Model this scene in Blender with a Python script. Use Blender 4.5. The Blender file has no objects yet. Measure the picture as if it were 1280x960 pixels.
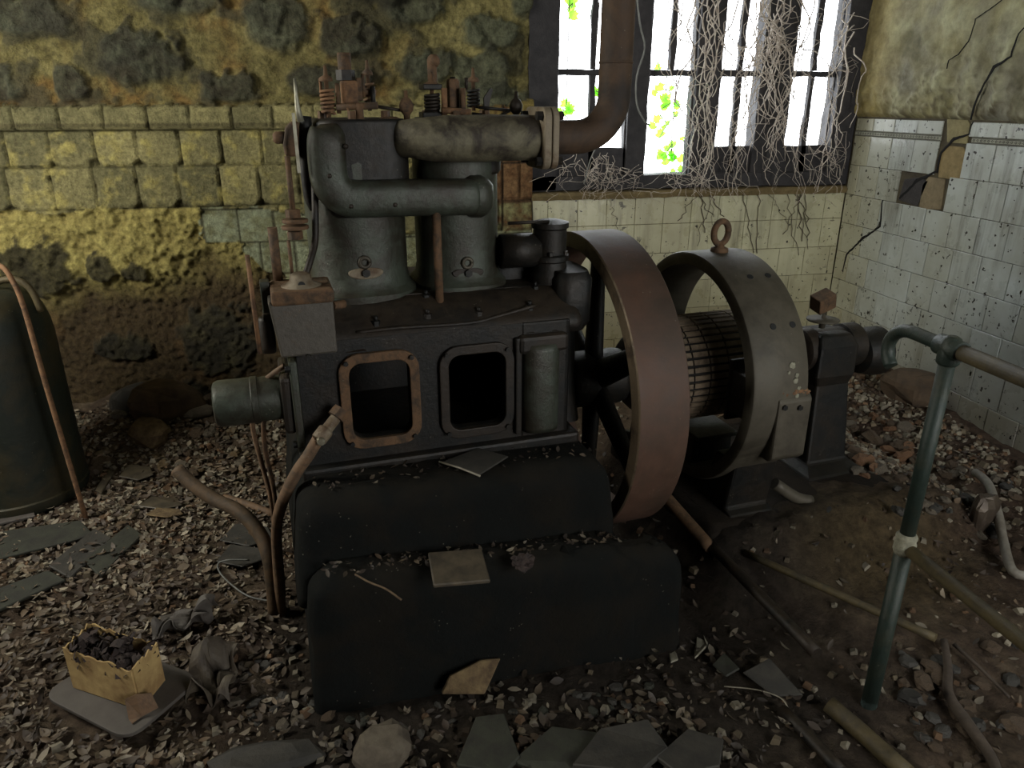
import bpy, math, random
from mathutils import Vector, Matrix, noise
R_ = math.radians
PI = math.pi
SC = bpy.context.scene
COL = SC.collection
rnd = random.Random(7)

# ------------------------------------------------------------------ camera
CAM_Z, PITCH, YAW, FPX = 1.6, R_(21.1), R_(-11.5), 916.0
cam_d = bpy.data.cameras.new('camera')
cam_d.sensor_fit = 'HORIZONTAL'; cam_d.sensor_width = 36.0
cam_d.lens = FPX / 1280.0 * 36.0
cam_d.clip_start = 0.02; cam_d.clip_end = 100
cam = bpy.data.objects.new('camera', cam_d)
cam.location = (0, 0, CAM_Z); cam.rotation_euler = (PI / 2 - PITCH, 0, YAW)
COL.objects.link(cam); SC.camera = cam

# ------------------------------------------------------------------ world, light, exposure
SC.view_settings.view_transform = 'Standard'
SC.view_settings.look = 'None'
SC.view_settings.gamma = 1.0
SC.view_settings.use_curve_mapping = False
SC.view_settings.exposure = 0.68
W_ = bpy.data.worlds.new('overcast_sky'); SC.world = W_; W_.use_nodes = True
bg = W_.node_tree.nodes['Background']
bg.inputs['Color'].default_value = (0.93, 0.97, 1.0, 1); bg.inputs['Strength'].default_value = 5.0

def area_light(name, loc, target, sx, sy, power, color, portal=False):
    l = bpy.data.lights.new(name, 'AREA'); l.shape = 'RECTANGLE'; l.size = sx; l.size_y = sy
    l.energy = power; l.color = color
    if portal: l.cycles.is_portal = True
    o = bpy.data.objects.new(name, l); COL.objects.link(o)
    o.location = loc
    d = Vector(target) - Vector(loc)
    o.rotation_euler = d.to_track_quat('-Z', 'Y').to_euler()
    return o
area_light('window_portal', (1.83, 4.12, 1.9), (1.83, 0, 1.9), 1.9, 1.4, 1, (1, 1, 1), portal=True)
# lamps added inside closed walls for unseen openings: left window, doorway behind the viewer
area_light('unseen_left_window_lamp', (-2.62, 2.2, 2.15), (0.3, 3.9, 1.75), 1.1, 0.9, 58, (1.0, 0.97, 0.86))
area_light('unseen_doorway_lamp', (2.0, -1.9, 1.5), (1.0, 2.6, 0.9), 1.1, 1.9, 62, (1.0, 0.97, 0.93))
area_light('added_right_fill', (2.68, -0.6, 2.0), (0.6, 3.0, 0.7), 1.0, 0.9, 16, (0.85, 0.95, 1.0))  # added cool fill lamp; the right wall has no opening here

# ------------------------------------------------------------------ picture-to-room helpers (explicit planes)
_cp, _sp = math.cos(PITCH), math.sin(PITCH)
_R = Vector((math.cos(YAW), math.sin(YAW), 0)); _Fh = Vector((-math.sin(YAW), math.cos(YAW), 0))
_F = _Fh * _cp - Vector((0, 0, _sp)); _U = _Fh * _sp + Vector((0, 0, _cp)); _C = Vector((0, 0, CAM_Z))
def ray(x, y): return _R * ((x - 640) / FPX) + _U * ((480 - y) / FPX) + _F
def at(x, y, X=None, Y=None, Z=None):
    d = ray(x, y)
    if X is not None: t = (X - _C.x) / d.x
    elif Y is not None: t = (Y - _C.y) / d.y
    else: t = (Z - _C.z) / d.z
    return _C + d * t
# engine axes: s along the crankshaft, v away from the viewer, z up
TH = 0.1194
O_ = Vector((0.35, 2.3, 0)); N_ = Vector((math.cos(TH), math.sin(TH), 0)); V_ = Vector((-math.sin(TH), math.cos(TH), 0))
def LP(x, y, v=None, s=None, z=None):
    d = ray(x, y)
    if v is not None: t = (v - (_C - O_).dot(V_)) / d.dot(V_)
    elif s is not None: t = (s - (_C - O_).dot(N_)) / d.dot(N_)
    else: t = (z - _C.z) / d.z
    p = _C + d * t - O_
    return Vector((p.dot(N_), p.dot(V_), p.z))
def E2W(s, v, z): return O_ + N_ * s + V_ * v + Vector((0, 0, z))

# ------------------------------------------------------------------ colours and materials
def lin(c):
    return tuple((((v / 255) / 12.92) if v / 255 <= 0.04045 else (((v / 255) + 0.055) / 1.055) ** 2.4) for v in c)
class NT:
    def __init__(s, name):
        s.m = bpy.data.materials.new(name); s.m.use_nodes = True
        s.t = s.m.node_tree; s.b = s.t.nodes['Principled BSDF']
        s.tc = s.t.nodes.new('ShaderNodeTexCoord')
    def n(s, kind, **kw):
        x = s.t.nodes.new(kind)
        for k, v in kw.items():
            if k.startswith('_'): setattr(x, k[1:], v)
            else: x.inputs[k].default_value = v
        return x
    def link(s, a, b): s.t.links.new(a, b)
    def noise(s, scale, detail=5, rough=0.6, src='Object', dist=0.0):
        x = s.n('ShaderNodeTexNoise', Scale=scale, Detail=detail, Roughness=rough, Distortion=dist)
        s.link(s.tc.outputs[src], x.inputs['Vector']); return x.outputs['Fac']
    def ramp(s, f, lo, hi):
        x = s.n('ShaderNodeMapRange', **{'From Min': lo, 'From Max': hi}); s.link(f, x.inputs['Value']); return x.outputs['Result']
    def mix(s, f, a, b, blend='MIX'):
        x = s.n('ShaderNodeMix'); x.data_type = 'RGBA'; x.blend_type = blend
        if isinstance(f, (int, float)): x.inputs[0].default_value = f
        else: s.link(f, x.inputs[0])
        for i, c in ((6, a), (7, b)):
            if isinstance(c, tuple): x.inputs[i].default_value = (*c, 1) if len(c) == 3 else c
            else: s.link(c, x.inputs[i])
        return x.outputs[2]
    def math(s, op, a, b=None):
        x = s.n('ShaderNodeMath'); x.operation = op
        for i, c in ((0, a), (1, b)):
            if c is None: continue
            if isinstance(c, (int, float)): x.inputs[i].default_value = c
            else: s.link(c, x.inputs[i])
        return x.outputs[0]
    def bump(s, f, strength, dist=0.01):
        x = s.n('ShaderNodeBump', Strength=strength, Distance=dist); s.link(f, x.inputs['Height'])
        s.link(x.outputs['Normal'], s.b.inputs['Normal']); return x
    def up(s):
        g = s.n('ShaderNodeNewGeometry'); x = s.n('ShaderNodeSeparateXYZ'); s.link(g.outputs['Normal'], x.inputs[0]); return x.outputs['Z']

def metal(name, base, patch, patch_amt=0.5, rough=0.6, metallic=0.3, dust=0.3, dust_col=(95, 88, 76), scale=9, bump=0.35, speck=True):
    q = NT(name)
    f1 = q.ramp(q.noise(scale, 8, 0.65, dist=0.4), 0.62 - patch_amt * 0.35, 0.72 - patch_amt * 0.2)
    c = q.mix(f1, lin(base), lin(patch))
    f2 = q.noise(scale * 5, 6, 0.7)
    c = q.mix(0.75, c, q.mix(f2, (0.35, 0.35, 0.35), (1.5, 1.5, 1.5)), 'MULTIPLY')
    if dust:
        d = q.math('MULTIPLY', q.ramp(q.up(), 0.45, 1.0), q.ramp(q.noise(scale * 3, 6, 0.7), 0.35, 0.65))
        d = q.math('MULTIPLY', d, dust)
        c = q.mix(d, c, lin(dust_col))
    if speck:
        v = q.n('ShaderNodeTexVoronoi', Scale=70.0); q.link(q.tc.outputs['Object'], v.inputs['Vector'])
        sp = q.math('MULTIPLY', q.math('LESS_THAN', v.outputs['Distance'], 0.13), q.math('GREATER_THAN', q.noise(14, 3), 0.6))
        sp = q.math('MULTIPLY', sp, 0.45)
        c = q.mix(sp, c, lin((120, 116, 104)))
    q.link(c, q.b.inputs['Base Color'])
    q.b.inputs['Metallic'].default_value = metallic
    q.b.inputs['Specular IOR Level'].default_value = 0.12 if rough >= 0.85 else 0.4
    rr = q.n('ShaderNodeMapRange', **{'To Min': rough - 0.15, 'To Max': min(1, rough + 0.2)}); q.link(f2, rr.inputs['Value'])
    q.link(rr.outputs[0], q.b.inputs['Roughness'])
    q.bump(q.noise(scale * 7, 8, 0.7), bump, 0.006)
    return q.m
def plain(name, col, rough=0.8, metallic=0.0, scale=12, var=0.5, bump=0.2, col2=None, src='Object'):
    q = NT(name)
    f = q.noise(scale, 6, 0.65, src)
    a = lin(col); b = lin(col2) if col2 else tuple(x * (1 - var) for x in a)
    q.link(q.mix(q.ramp(f, 0.35, 0.65), a, b), q.b.inputs['Base Color'])
    q.b.inputs['Roughness'].default_value = rough; q.b.inputs['Metallic'].default_value = metallic
    q.bump(q.noise(scale * 6, 6, 0.7, src), bump, 0.005)
    return q.m
def vcol(name, rough=0.9, scale=35, bump=0.6, dist=0.01, contrast=(0.55, 1.4), spec=0.3, trans=False):
    """base colour comes from the surface's own pattern attribute, broken up by fine procedural noise"""
    q = NT(name)
    a = q.n('ShaderNodeAttribute'); a.attribute_name = 'pattern'
    f = q.noise(scale, 8, 0.7)
    k0, k1 = contrast
    c = q.mix(1.0, a.outputs['Color'], q.mix(q.ramp(f, 0.3, 0.7), (k0,) * 3, (k1,) * 3), 'MULTIPLY')
    q.link(c, q.b.inputs['Base Color']); q.b.inputs['Roughness'].default_value = rough
    q.b.inputs['Specular IOR Level'].default_value = spec
    q.bump(q.noise(scale * 2.2, 9, 0.75), bump, dist)
    return q.m
def tile_mat(name):
    q = NT(name)
    a = q.n('ShaderNodeAttribute'); a.attribute_name = 'pattern'
    c = q.mix(q.ramp(q.noise(4, 6, 0.6), 0.3, 0.75), a.outputs['Color'], q.mix(0.55, a.outputs['Color'], lin((118, 112, 84)), 'MIX'))
    s1 = q.math('GREATER_THAN', q.noise(38, 2, 0.5), 0.685)
    s2 = q.math('MULTIPLY', q.math('GREATER_THAN', q.noise(26, 3, 0.7), 0.62), q.ramp(q.noise(3.1, 3), 0.5, 0.6))
    s = q.math('MAXIMUM', s1, q.math('MULTIPLY', s2, 0.8))
    c = q.mix(s, c, lin((30, 26, 20)))
    mp = q.n('ShaderNodeMapping'); mp.inputs['Scale'].default_value = (16, 16, 1.3); q.link(q.tc.outputs['Object'], mp.inputs['Vector'])
    sn = q.n('ShaderNodeTexNoise', Scale=1.0, Detail=6, Roughness=0.7); q.link(mp.outputs[0], sn.inputs['Vector'])
    st_ = q.math('MULTIPLY', q.ramp(sn.outputs['Fac'], 0.5, 0.72), q.ramp(q.noise(1.6, 4, 0.6), 0.42, 0.62))
    c = q.mix(q.math('MULTIPLY', st_, 0.75), c, lin((64, 56, 40)))
    q.link(c, q.b.inputs['Base Color'])
    r = q.n('ShaderNodeMapRange', **{'From Min': 0.35, 'From Max': 0.7, 'To Min': 0.18, 'To Max': 0.6}); q.link(q.noise(9, 5), r.inputs['Value'])
    q.link(r.outputs[0], q.b.inputs['Roughness'])
    q.b.inputs['Specular IOR Level'].default_value = 0.55
    q.bump(q.noise(8, 5, 0.6), 0.12, 0.01)
    return q.m

M = {
 'green': metal('old_green_enamel', (60, 66, 57), (42, 39, 31), 0.65, 0.45, 0.2, 0.35, (92, 88, 72)),
 'oily': metal('oil_blackened_iron', (20, 21, 20), (34, 29, 23), 0.55, 0.5, 0.25, 0.22, (66, 60, 50)),
 'oily_brown': metal('oily_brown_iron', (42, 35, 28), (24, 23, 21), 0.5, 0.5, 0.25, 0.35, (80, 70, 56)),
 'box': metal('stained_grey_enamel', (78, 74, 67), (84, 66, 48), 0.15, 0.5, 0.2, 0.3),
 'rust': metal('brown_rust', (98, 74, 52), (62, 50, 38), 0.5, 0.75, 0.1, 0.3, (130, 105, 75), 25),
 'rust_light': metal('dry_orange_rust', (126, 94, 66), (84, 64, 48), 0.5, 0.8, 0.1, 0.2, (140, 120, 85), 25),
 'rim': metal('red_brown_rim', (82, 60, 48), (66, 53, 43), 0.5, 0.6, 0.15, 0.45, (70, 66, 62), 3.5, 0.15),
 'rim_edge': metal('worn_rim_edge', (108, 94, 76), (74, 62, 52), 0.35, 0.45, 0.4, 0.1, scale=14, bump=0.2),
 'stator': metal('grey_brown_iron', (80, 75, 64), (60, 55, 46), 0.45, 0.55, 0.25, 0.3, (96, 92, 82), 5, 0.2),
 'wind': metal('dusty_windings', (118, 104, 86), (88, 76, 62), 0.5, 0.8, 0.1, 0.5, (110, 98, 78), 20),
 'slot': plain('winding_slots', (20, 17, 14), 0.9),
 'manifold': metal('peeling_manifold', (104, 99, 80), (52, 46, 38), 0.6, 0.6, 0.2, 0.0, scale=12, bump=0.5),
 'exhaust': metal('rusted_exhaust', (72, 56, 42), (46, 39, 34), 0.5, 0.7, 0.2, 0.1, scale=6),
 'flange': metal('grey_flange', (122, 112, 94), (90, 72, 54), 0.45, 0.6, 0.2, 0.2, scale=14),
 'steel': metal('bare_steel', (150, 148, 132), (96, 88, 70), 0.4, 0.45, 0.7, 0.0, speck=False),
 'rail_green': metal('green_rail_paint', (36, 47, 42), (50, 54, 45), 0.4, 0.45, 0.15, 0.3, (110, 108, 92), 14),
 'rail_rust': metal('olive_rusty_rail', (82, 72, 48), (60, 54, 40), 0.5, 0.6, 0.2, 0.2, scale=14),
 'weld': plain('crusty_joint', (150, 148, 128), 0.8, scale=40, var=0.6, bump=0.6),
 'hose': metal('brown_hose', (112, 88, 66), (82, 67, 53), 0.4, 0.7, 0.0, 0.1, scale=16),
 'hose_dark': metal('dark_brown_hose', (84, 66, 46), (58, 48, 36), 0.5, 0.7, 0.0, 0.2, scale=16),
 'barrel': metal('dark_green_tank', (34, 40, 33), (58, 52, 34), 0.4, 0.55, 0.2, 0.3, (70, 66, 50), 4),
 'concrete': metal('oil_soaked_concrete', (18, 20, 19), (26, 24, 20), 0.5, 0.9, 0.0, 0.3, (46, 41, 33), 6, 0.7),
 'bed': metal('earth_covered_concrete', (38, 33, 28), (27, 25, 23), 0.5, 0.9, 0.0, 0.4, (50, 43, 35), 6, 0.9),
 'black': plain('dark_interior', (12, 15, 15), 0.7),
 'wood_dark': plain('dark_window_wood', (50, 48, 50), 0.75, scale=18, col2=(30, 29, 32), bump=0.5),
 'shard': plain('dirty_glazed_tile', (84, 75, 60), 0.6, scale=16, col2=(50, 45, 37)),
 'shard_w': plain('pale_tile_shard', (150, 146, 130), 0.5, scale=20, col2=(108, 102, 88)),
 'slate': plain('dark_slate', (60, 57, 51), 0.7, scale=15, col2=(40, 39, 36), bump=.4),
 'slategreen': plain('greenish_board', (52, 54, 43), 0.75, scale=15, col2=(36, 35, 30), bump=.4),
 'stone': plain('rubble_stone', (104, 96, 82), 0.9, scale=14, col2=(70, 62, 52), bump=0.6),
 'stone_b': plain('brown_stone', (92, 76, 58), 0.95, scale=12, col2=(64, 53, 42), bump=0.8),
 'brick': plain('broken_brick', (124, 92, 64), 0.9, scale=16, col2=(92, 66, 46), bump=0.7),
 'plasterlump': plain('ochre_plaster_lump', (120, 102, 72), 0.95, scale=30, col2=(80, 64, 46), bump=0.9),
 'card': plain('torn_ochre_card', (182, 156, 104), 0.8, scale=14, col2=(140, 112, 72), bump=0.3),
 'card_in': plain('card_inner', (120, 92, 60), 0.9, scale=20),
 'board': plain('grey_fibre_board', (84, 80, 74), 0.7, scale=9, col2=(72, 66, 62)),
 'char': plain('charred_filling', (40, 33, 32), 0.9, scale=30, col2=(62, 50, 46), bump=0.8),
 'paper': plain('crumpled_brown_sheet', (92, 84, 70), 0.7, scale=9, col2=(56, 48, 40)),
 'twig': plain('dry_twig', (110, 92, 68), 0.9, scale=30, col2=(78, 62, 46)),
 'root': plain('grey_brown_root', (72, 62, 52), 0.9, scale=20, col2=(50, 42, 34)),
 'vine': plain('dry_vine', (205, 196, 184), 0.85, scale=30, col2=(150, 138, 126)),
 'pale': plain('pale_tube', (134, 130, 120), 0.6, scale=16, col2=(100, 94, 84)),
 'wire': plain('pale_wire', (120, 122, 118), 0.5, scale=20),
 'tin': plain('dull_tin', (88, 78, 66), 0.5, 0.4, scale=12, col2=(62, 52, 44)),
 'wall': vcol('crumbling_wall', 0.92, 46, 1.0, 0.02, (0.45, 1.5)),
 'plaster': vcol('stained_plaster', 0.9, 22, 0.6, 0.01, (0.7, 1.25)),
 'soil': vcol('floor_dirt', 0.95, 26, 1.0, 0.02, (0.45, 1.6), 0.2),
 'litter': vcol('dry_leaf', 0.65, 20, 0.2, 0.002, (0.75, 1.25), 0.45),
 'chips': vcol('rubble_chip', 0.85, 30, 0.4, 0.003, (0.7, 1.3), 0.3),
 'tile': tile_mat('glazed_wall_tile'),
 'grout': plain('dirty_grout', (84, 78, 60), 0.95, scale=9, col2=(52, 46, 36)),
 'crack': plain('open_crack', (10, 9, 8), 1.0),
 'ceil': plain('soot_ceiling', (60, 56, 46), 0.95, scale=3),
}
def leafmat():
    q = NT('ivy_leaf')
    c = q.mix(q.noise(20), lin((96, 190, 40)), lin((150, 225, 70)))
    q.link(c, q.b.inputs['Base Color']); q.b.inputs['Roughness'].default_value = 0.5
    tr = q.n('ShaderNodeBsdfTranslucent'); q.link(c, tr.inputs['Color'])
    mx = q.n('ShaderNodeMixShader', Fac=0.7)
    q.link(q.b.outputs[0], mx.inputs[1]); q.link(tr.outputs[0], mx.inputs[2])
    q.link(mx.outputs[0], q.t.nodes['Material Output'].inputs['Surface'])
    return q.m
M['ivy'] = leafmat()

# ------------------------------------------------------------------ mesh builder
class MB:
    def __init__(s): s.v = []; s.f = []; s.sm = []; s.mi = []; s.c = []; s.cur = 0; s.col = None
    def add(s, vs, fs, smooth=True):
        b = len(s.v); s.v += [Vector(p) for p in vs]
        for f in fs:
            s.f.append(tuple(b + i for i in f)); s.sm.append(smooth); s.mi.append(s.cur); s.c.append(s.col)
        return s
    def box(s, a, b, M4=None):
        x0, y0, z0 = a; x1, y1, z1 = b
        vs = [Vector(p) for p in ((x0, y0, z0), (x1, y0, z0), (x1, y1, z0), (x0, y1, z0), (x0, y0, z1), (x1, y0, z1), (x1, y1, z1), (x0, y1, z1))]
        if M4: vs = [M4 @ p for p in vs]
        return s.add(vs, [(0, 3, 2, 1), (4, 5, 6, 7), (0, 1, 5, 4), (1, 2, 6, 5), (2, 3, 7, 6), (3, 0, 4, 7)], False)
    def loft(s, rings, caps=True, smooth=True, capsmooth=False, closed=False):
        n = len(rings[0]); vs = [p for r in rings for p in r]; fs = []
        m = len(rings)
        for i in range(m if closed else m - 1):
            for j in range(n):
                a = i * n + j; b = i * n + (j + 1) % n; i2 = (i + 1) % m
                fs.append((a, b, i2 * n + (j + 1) % n, i2 * n + j))
        s.add(vs, fs, smooth)
        if caps and not closed:
            b = len(s.v) - len(vs)
            s.f.append(tuple(b + j for j in reversed(range(n)))); s.sm.append(capsmooth); s.mi.append(s.cur); s.c.append(s.col)
            s.f.append(tuple(b + (m - 1) * n + j for j in range(n))); s.sm.append(capsmooth); s.mi.append(s.cur); s.c.append(s.col)
        return s
    def lathe(s, prof, base=(0, 0, 0), axis='Z', n=28, caps=True, smooth=True, split=True):
        """prof: (radius, height) pairs along the axis"""
        base = Vector(base); rings = []
        for r, h in prof:
            ring = []
            for j in range(n):
                a = 2 * PI * j / n; c, d = r * math.cos(a), r * math.sin(a)
                p = {'Z': (c, d, h), 'X': (h, c, d), 'Y': (d, h, c)}[axis]
                ring.append(base + Vector(p))
            rings.append(ring)
        return s.loft(rings, caps, smooth)
    def tube(s, path, r, n=10, smooth=True, curve=0):
        pts = [Vector(p) for p in path]
        rs = list(r) if isinstance(r, (list, tuple)) else [r] * len(pts)
        if curve:
            np_, nr = [], []
            for i in range(len(pts) - 1):
                p0 = pts[max(i - 1, 0)]; p1 = pts[i]; p2 = pts[i + 1]; p3 = pts[min(i + 2, len(pts) - 1)]
                for k in range(curve):
                    t = k / curve
                    np_.append(0.5 * ((2 * p1) + (-p0 + p2) * t + (2 * p0 - 5 * p1 + 4 * p2 - p3) * t * t + (-p0 + 3 * p1 - 3 * p2 + p3) * t ** 3))
                    nr.append(rs[i] * (1 - t) + rs[i + 1] * t)
            np_.append(pts[-1]); nr.append(rs[-1]); pts, rs = np_, nr
        t0 = (pts[1] - pts[0]).normalized()
        u = t0.orthogonal().normalized(); rings = []
        for i, p in enumerate(pts):
            if i == 0: t = t0
            elif i == len(pts) - 1: t = (pts[i] - pts[i - 1]).normalized()
            else: t = ((pts[i + 1] - p).normalized() + (p - pts[i - 1]).normalized()).normalized()
            u = (u - t * u.dot(t)).normalized(); w = t.cross(u)
            rings.append([p + (u * math.cos(2 * PI * j / n) + w * math.sin(2 * PI * j / n)) * rs[i] for j in range(n)])
        return s.loft(rings, True, smooth)
    def prism(s, outline, d0, d1, axis='Y'):
        """outline in the plane of the two other axes, extruded from d0 to d1"""
        def P(a, b, d): return {'Y': (a, d, b), 'X': (d, a, b), 'Z': (a, b, d)}[axis]
        return s.loft([[Vector(P(a, b, d0)) for a, b in outline], [Vector(P(a, b, d1)) for a, b in outline]], True, False)
    def ball(s, c, r, sq=(1, 1, 1), n=14, jit=0.0, seed=0):
        c = Vector(c); rings = []; m = max(4, n // 2)
        for i in range(1, m):
            ph = PI * i / m
            rings.append([c + Vector((math.sin(ph) * math.cos(2 * PI * j / n) * sq[0], math.sin(ph) * math.sin(2 * PI * j / n) * sq[1], math.cos(ph) * sq[2])) * r * (1 + jit * noise.noise(Vector((i * 1.3 + seed, j * 0.9, seed * 3.1)))) for j in range(n)])
        return s.loft(rings, True, True, True)
    def ring(s, x0, x1, ro, ri, c=(0, 0, 0), n=96, ry=1.0):
        """hollow rim around the X axis"""
        c = Vector(c); rings = []
        for j in range(n):
            a = 2 * PI * j / n; ca, sa = math.cos(a), math.sin(a)
            rings.append([c + Vector((x, r * ca, r * sa)) for x, r in ((x0, ri), (x0, ro), (x1, ro), (x1, ri))])
        return s.loft(rings, False, False, closed=True)
    def build(s, name, mats, parent=None, bevel=0, seg=2, smooth_all=None, autosmooth=None):
        me = bpy.data.meshes.new(name); me.from_pydata([tuple(p) for p in s.v], [], s.f); me.validate(clean_customdata=False)
        if not isinstance(mats, (list, tuple)): mats = [mats]
        for m in mats: me.materials.append(M[m])
        if len(me.polygons) == len(s.sm):
            me.polygons.foreach_set('use_smooth', s.sm); me.polygons.foreach_set('material_index', s.mi)
            if any(c is not None for c in s.c):
                at_ = me.color_attributes.new('pattern', 'FLOAT_COLOR', 'CORNER'); d = []
                for p, c in zip(me.polygons, s.c):
                    cc = c or (0.1, 0.1, 0.1)
                    d += [cc[0], cc[1], cc[2], 1.0] * p.loop_total
                at_.data.foreach_set('color', d)
        me.update()
        o = bpy.data.objects.new(name, me); COL.objects.link(o)
        if parent: o.parent = parent
        if autosmooth is not None: me.set_sharp_from_angle(angle=R_(autosmooth))
        if bevel:
            b = o.modifiers.new('bevel', 'BEVEL'); b.width = bevel; b.segments = seg; b.limit_method = 'ANGLE'; b.angle_limit = R_(40)
        return o
def rr(x0, z0, x1, z1, r, n=5):
    """rounded rectangle outline"""
    o = []
    for cx, cz, a0 in ((x1 - r, z1 - r, 0), (x0 + r, z1 - r, 90), (x0 + r, z0 + r, 180), (x1 - r, z0 + r, 270)):
        for k in range(n + 1):
            a = R_(a0 + 90 * k / n); o.append((cx + r * math.cos(a), cz + r * math.sin(a)))
    return o
def sup(cx, cy, z, rx, ry, p=2.6, n=40):
    """superellipse ring at height z"""
    out = []
    for j in range(n):
        a = 2 * PI * j / n; c, d = math.cos(a), math.sin(a)
        out.append(Vector((cx + rx * math.copysign(abs(c) ** (2 / p), c), cy + ry * math.copysign(abs(d) ** (2 / p), d), z)))
    return out
def hexnut(mb, c, r, h, axis='Z'):
    mb.lathe([(r, -h / 2), (r, h / 2)], c, axis, 6, True, False)
def tag(o, label, cat, group=None, kind=None):
    o['label'] = label; o['category'] = cat
    if group: o['group'] = group
    if kind: o['kind'] = kind
    return o
def empty(name, loc, rz=0):
    o = bpy.data.objects.new(name, None); o.empty_display_size = 0.05; COL.objects.link(o); o.location = loc; o.rotation_euler = (0, 0, rz); return o
def struct(o): o['kind'] = 'structure'; return o
def ss(a, b, x):
    t = max(0.0, min(1.0, (x - a) / (b - a))) if a != b else float(x > a); return t * t * (3 - 2 * t)
def fb(x, y, z=0.0, s=1.0, o=4): return noise.fractal(Vector((x * s, y * s, z)), 0.8, 2.1, o)
def mixc(a, b, t): return tuple(a[i] * (1 - t) + b[i] * t for i in range(3))

# ================================================================== SETTING
def grid_mesh(name, mat, nu, nv, posfn, colfn):
    vs = []; cs = []
    for j in range(nv + 1):
        for i in range(nu + 1):
            p, c = posfn(i / nu, j / nv); vs.append(p); cs.append(c)
    fs = [(j * (nu + 1) + i, j * (nu + 1) + i + 1, (j + 1) * (nu + 1) + i + 1, (j + 1) * (nu + 1) + i) for j in range(nv) for i in range(nu)]
    me = bpy.data.meshes.new(name); me.from_pydata(vs, [], fs); me.materials.append(M[mat])
    me.polygons.foreach_set('use_smooth', [True] * len(fs))
    a = me.color_attributes.new('pattern', 'FLOAT_COLOR', 'POINT'); d = []
    for c in cs: d += [c[0], c[1], c[2], 1.0]
    a.data.foreach_set('color', d); me.update()
    o = bpy.data.objects.new(name, me); COL.objects.link(o); return o

def ground_z(x, y):
    z = 0.17 * ss(1.9, 2.75, x) * ss(1.0, 2.6, y)
    z += 0.20 * ss(3.0, 3.8, y) * (1 - ss(-0.6, 0.4, x)) * (0.6 + 0.5 * fb(x, y, 3, 2.5, 2))
    z += 0.10 * ss(2.6, 3.6, y) * ss(0.8, 1.8, x)
    gs = (x - 0.35) * math.cos(0.1194) + (y - 2.3) * math.sin(0.1194); gv = -(x - 0.35) * math.sin(0.1194) + (y - 2.3) * math.cos(0.1194)
    z = max(z, 0.195 * ss(0.52, 0.80, gs) * ss(2.25, 1.6, gs) * ss(-0.66, -0.40, gv) * ss(0.85, 0.45, gv))
    z += 0.05 * ss(0.45, 0.0, math.hypot((x - 1.9) / 1.3, (y - 1.75) / 0.8) - 0.3)
    return z
GN = lambda x, y: 0.016 * fb(x, y, 1.7, 3.0, 3) + 0.012 * fb(x, y, 5.1, 11.0, 3)
def fz(x, y): return ground_z(x, y) + GN(x, y)
dirtA, dirtB, dirtC, dirtK = lin((92, 78, 64)), lin((64, 53, 44)), lin((108, 96, 78)), lin((34, 31, 27))
def floor_fn(u, v):
    x = -3.0 + 5.95 * u; y = -2.0 + 6.3 * v
    n = fb(x, y, 9, 2.2, 4); m = fb(x, y, 4, 9, 3)
    c = mixc(dirtB, dirtA, max(0, min(1, 0.5 + 0.7 * n))); c = mixc(c, dirtC, max(0, min(0.7, m * 0.8)))
    # oil-soaked ground round the machine, brown earth on the right
    oil = ss(0.55, 0.1, abs(y - 1.75) - 0.25) * ss(-0.55, -0.25, x) * ss(1.75, 1.1, x)
    oil = max(oil, 0.85 * ss(2.05, 1.5, x) * ss(0.6, 0.9, x) * ss(1.55, 1.85, y) * ss(3.0, 2.6, y))
    oil = max(oil, ss(1.0, 0.5, x) * ss(-0.5, 0, x) * ss(1.7, 1.4, y))
    c = mixc(c, dirtK, 0.8 * oil)
    c = mixc(c, lin((80, 68, 44)), 0.6 * ss(0.5, 0.1, math.hypot(x - 1.75, (y - 1.9) * 1.2)))
    c = mixc(c, lin((74, 58, 48)), 0.5 * ss(1.9, 2.3, x))
    return Vector((x, y, fz(x, y))), c
fl = grid_mesh('floor', 'soil', 300, 320, floor_fn, None); struct(fl)

# ---- back wall, left of the window: stones over block rows over crumbling plaster
YB = 3.9
def boxpx(x0, y0, x1, y1):
    a = at(x0, y0, Y=YB); b = at(x1, y1, Y=YB); return ((a.x + b.x) / 2, (a.z + b.z) / 2, abs(b.x - a.x) / 2, abs(a.z - b.z) / 2)
STONES = [boxpx(*q) for q in ((118, 36, 232, 104), (-70, -10, 90, 46), (60, 72, 112, 124), (246, 88, 330, 128), (296, -10, 392, 66), (396, 22, 474, 72),
  (-90, 84, 28, 126), (478, -14, 560, 30), (575, 20, 652, 62), (500, 62, 560, 104), (560, 64, 640, 120), (360, 84, 470, 122), (150, -60, 280, 22), (590, 108, 655, 140), (640, -40, 664, 20), (420, -60, 520, 4), (-60, -90, 120, -30), (300, -90, 400, -24), (560, -70, 650, -4))]
LOWST = [boxpx(*q) for q in ((-20, 300, 100, 372), (104, 318, 150, 352), (112, 422, 196, 452), (150, 330, 190, 350), (216, 384, 320, 470), (-160, 310, -40, 420), (210, 480, 262, 520))]
cMort, cMort2, cOr, cStone, cStoneG = lin((146, 137, 88)), lin((104, 96, 58)), lin((132, 98, 50)), lin((58, 57, 46)), lin((96, 100, 80))
cBlk, cBlk2, cPl, cPl2, cDark, cTile = lin((156, 148, 102)), lin((112, 108, 76)), lin((176, 164, 98)), lin((134, 120, 70)), lin((62, 47, 34)), lin((150, 156, 128))
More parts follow.
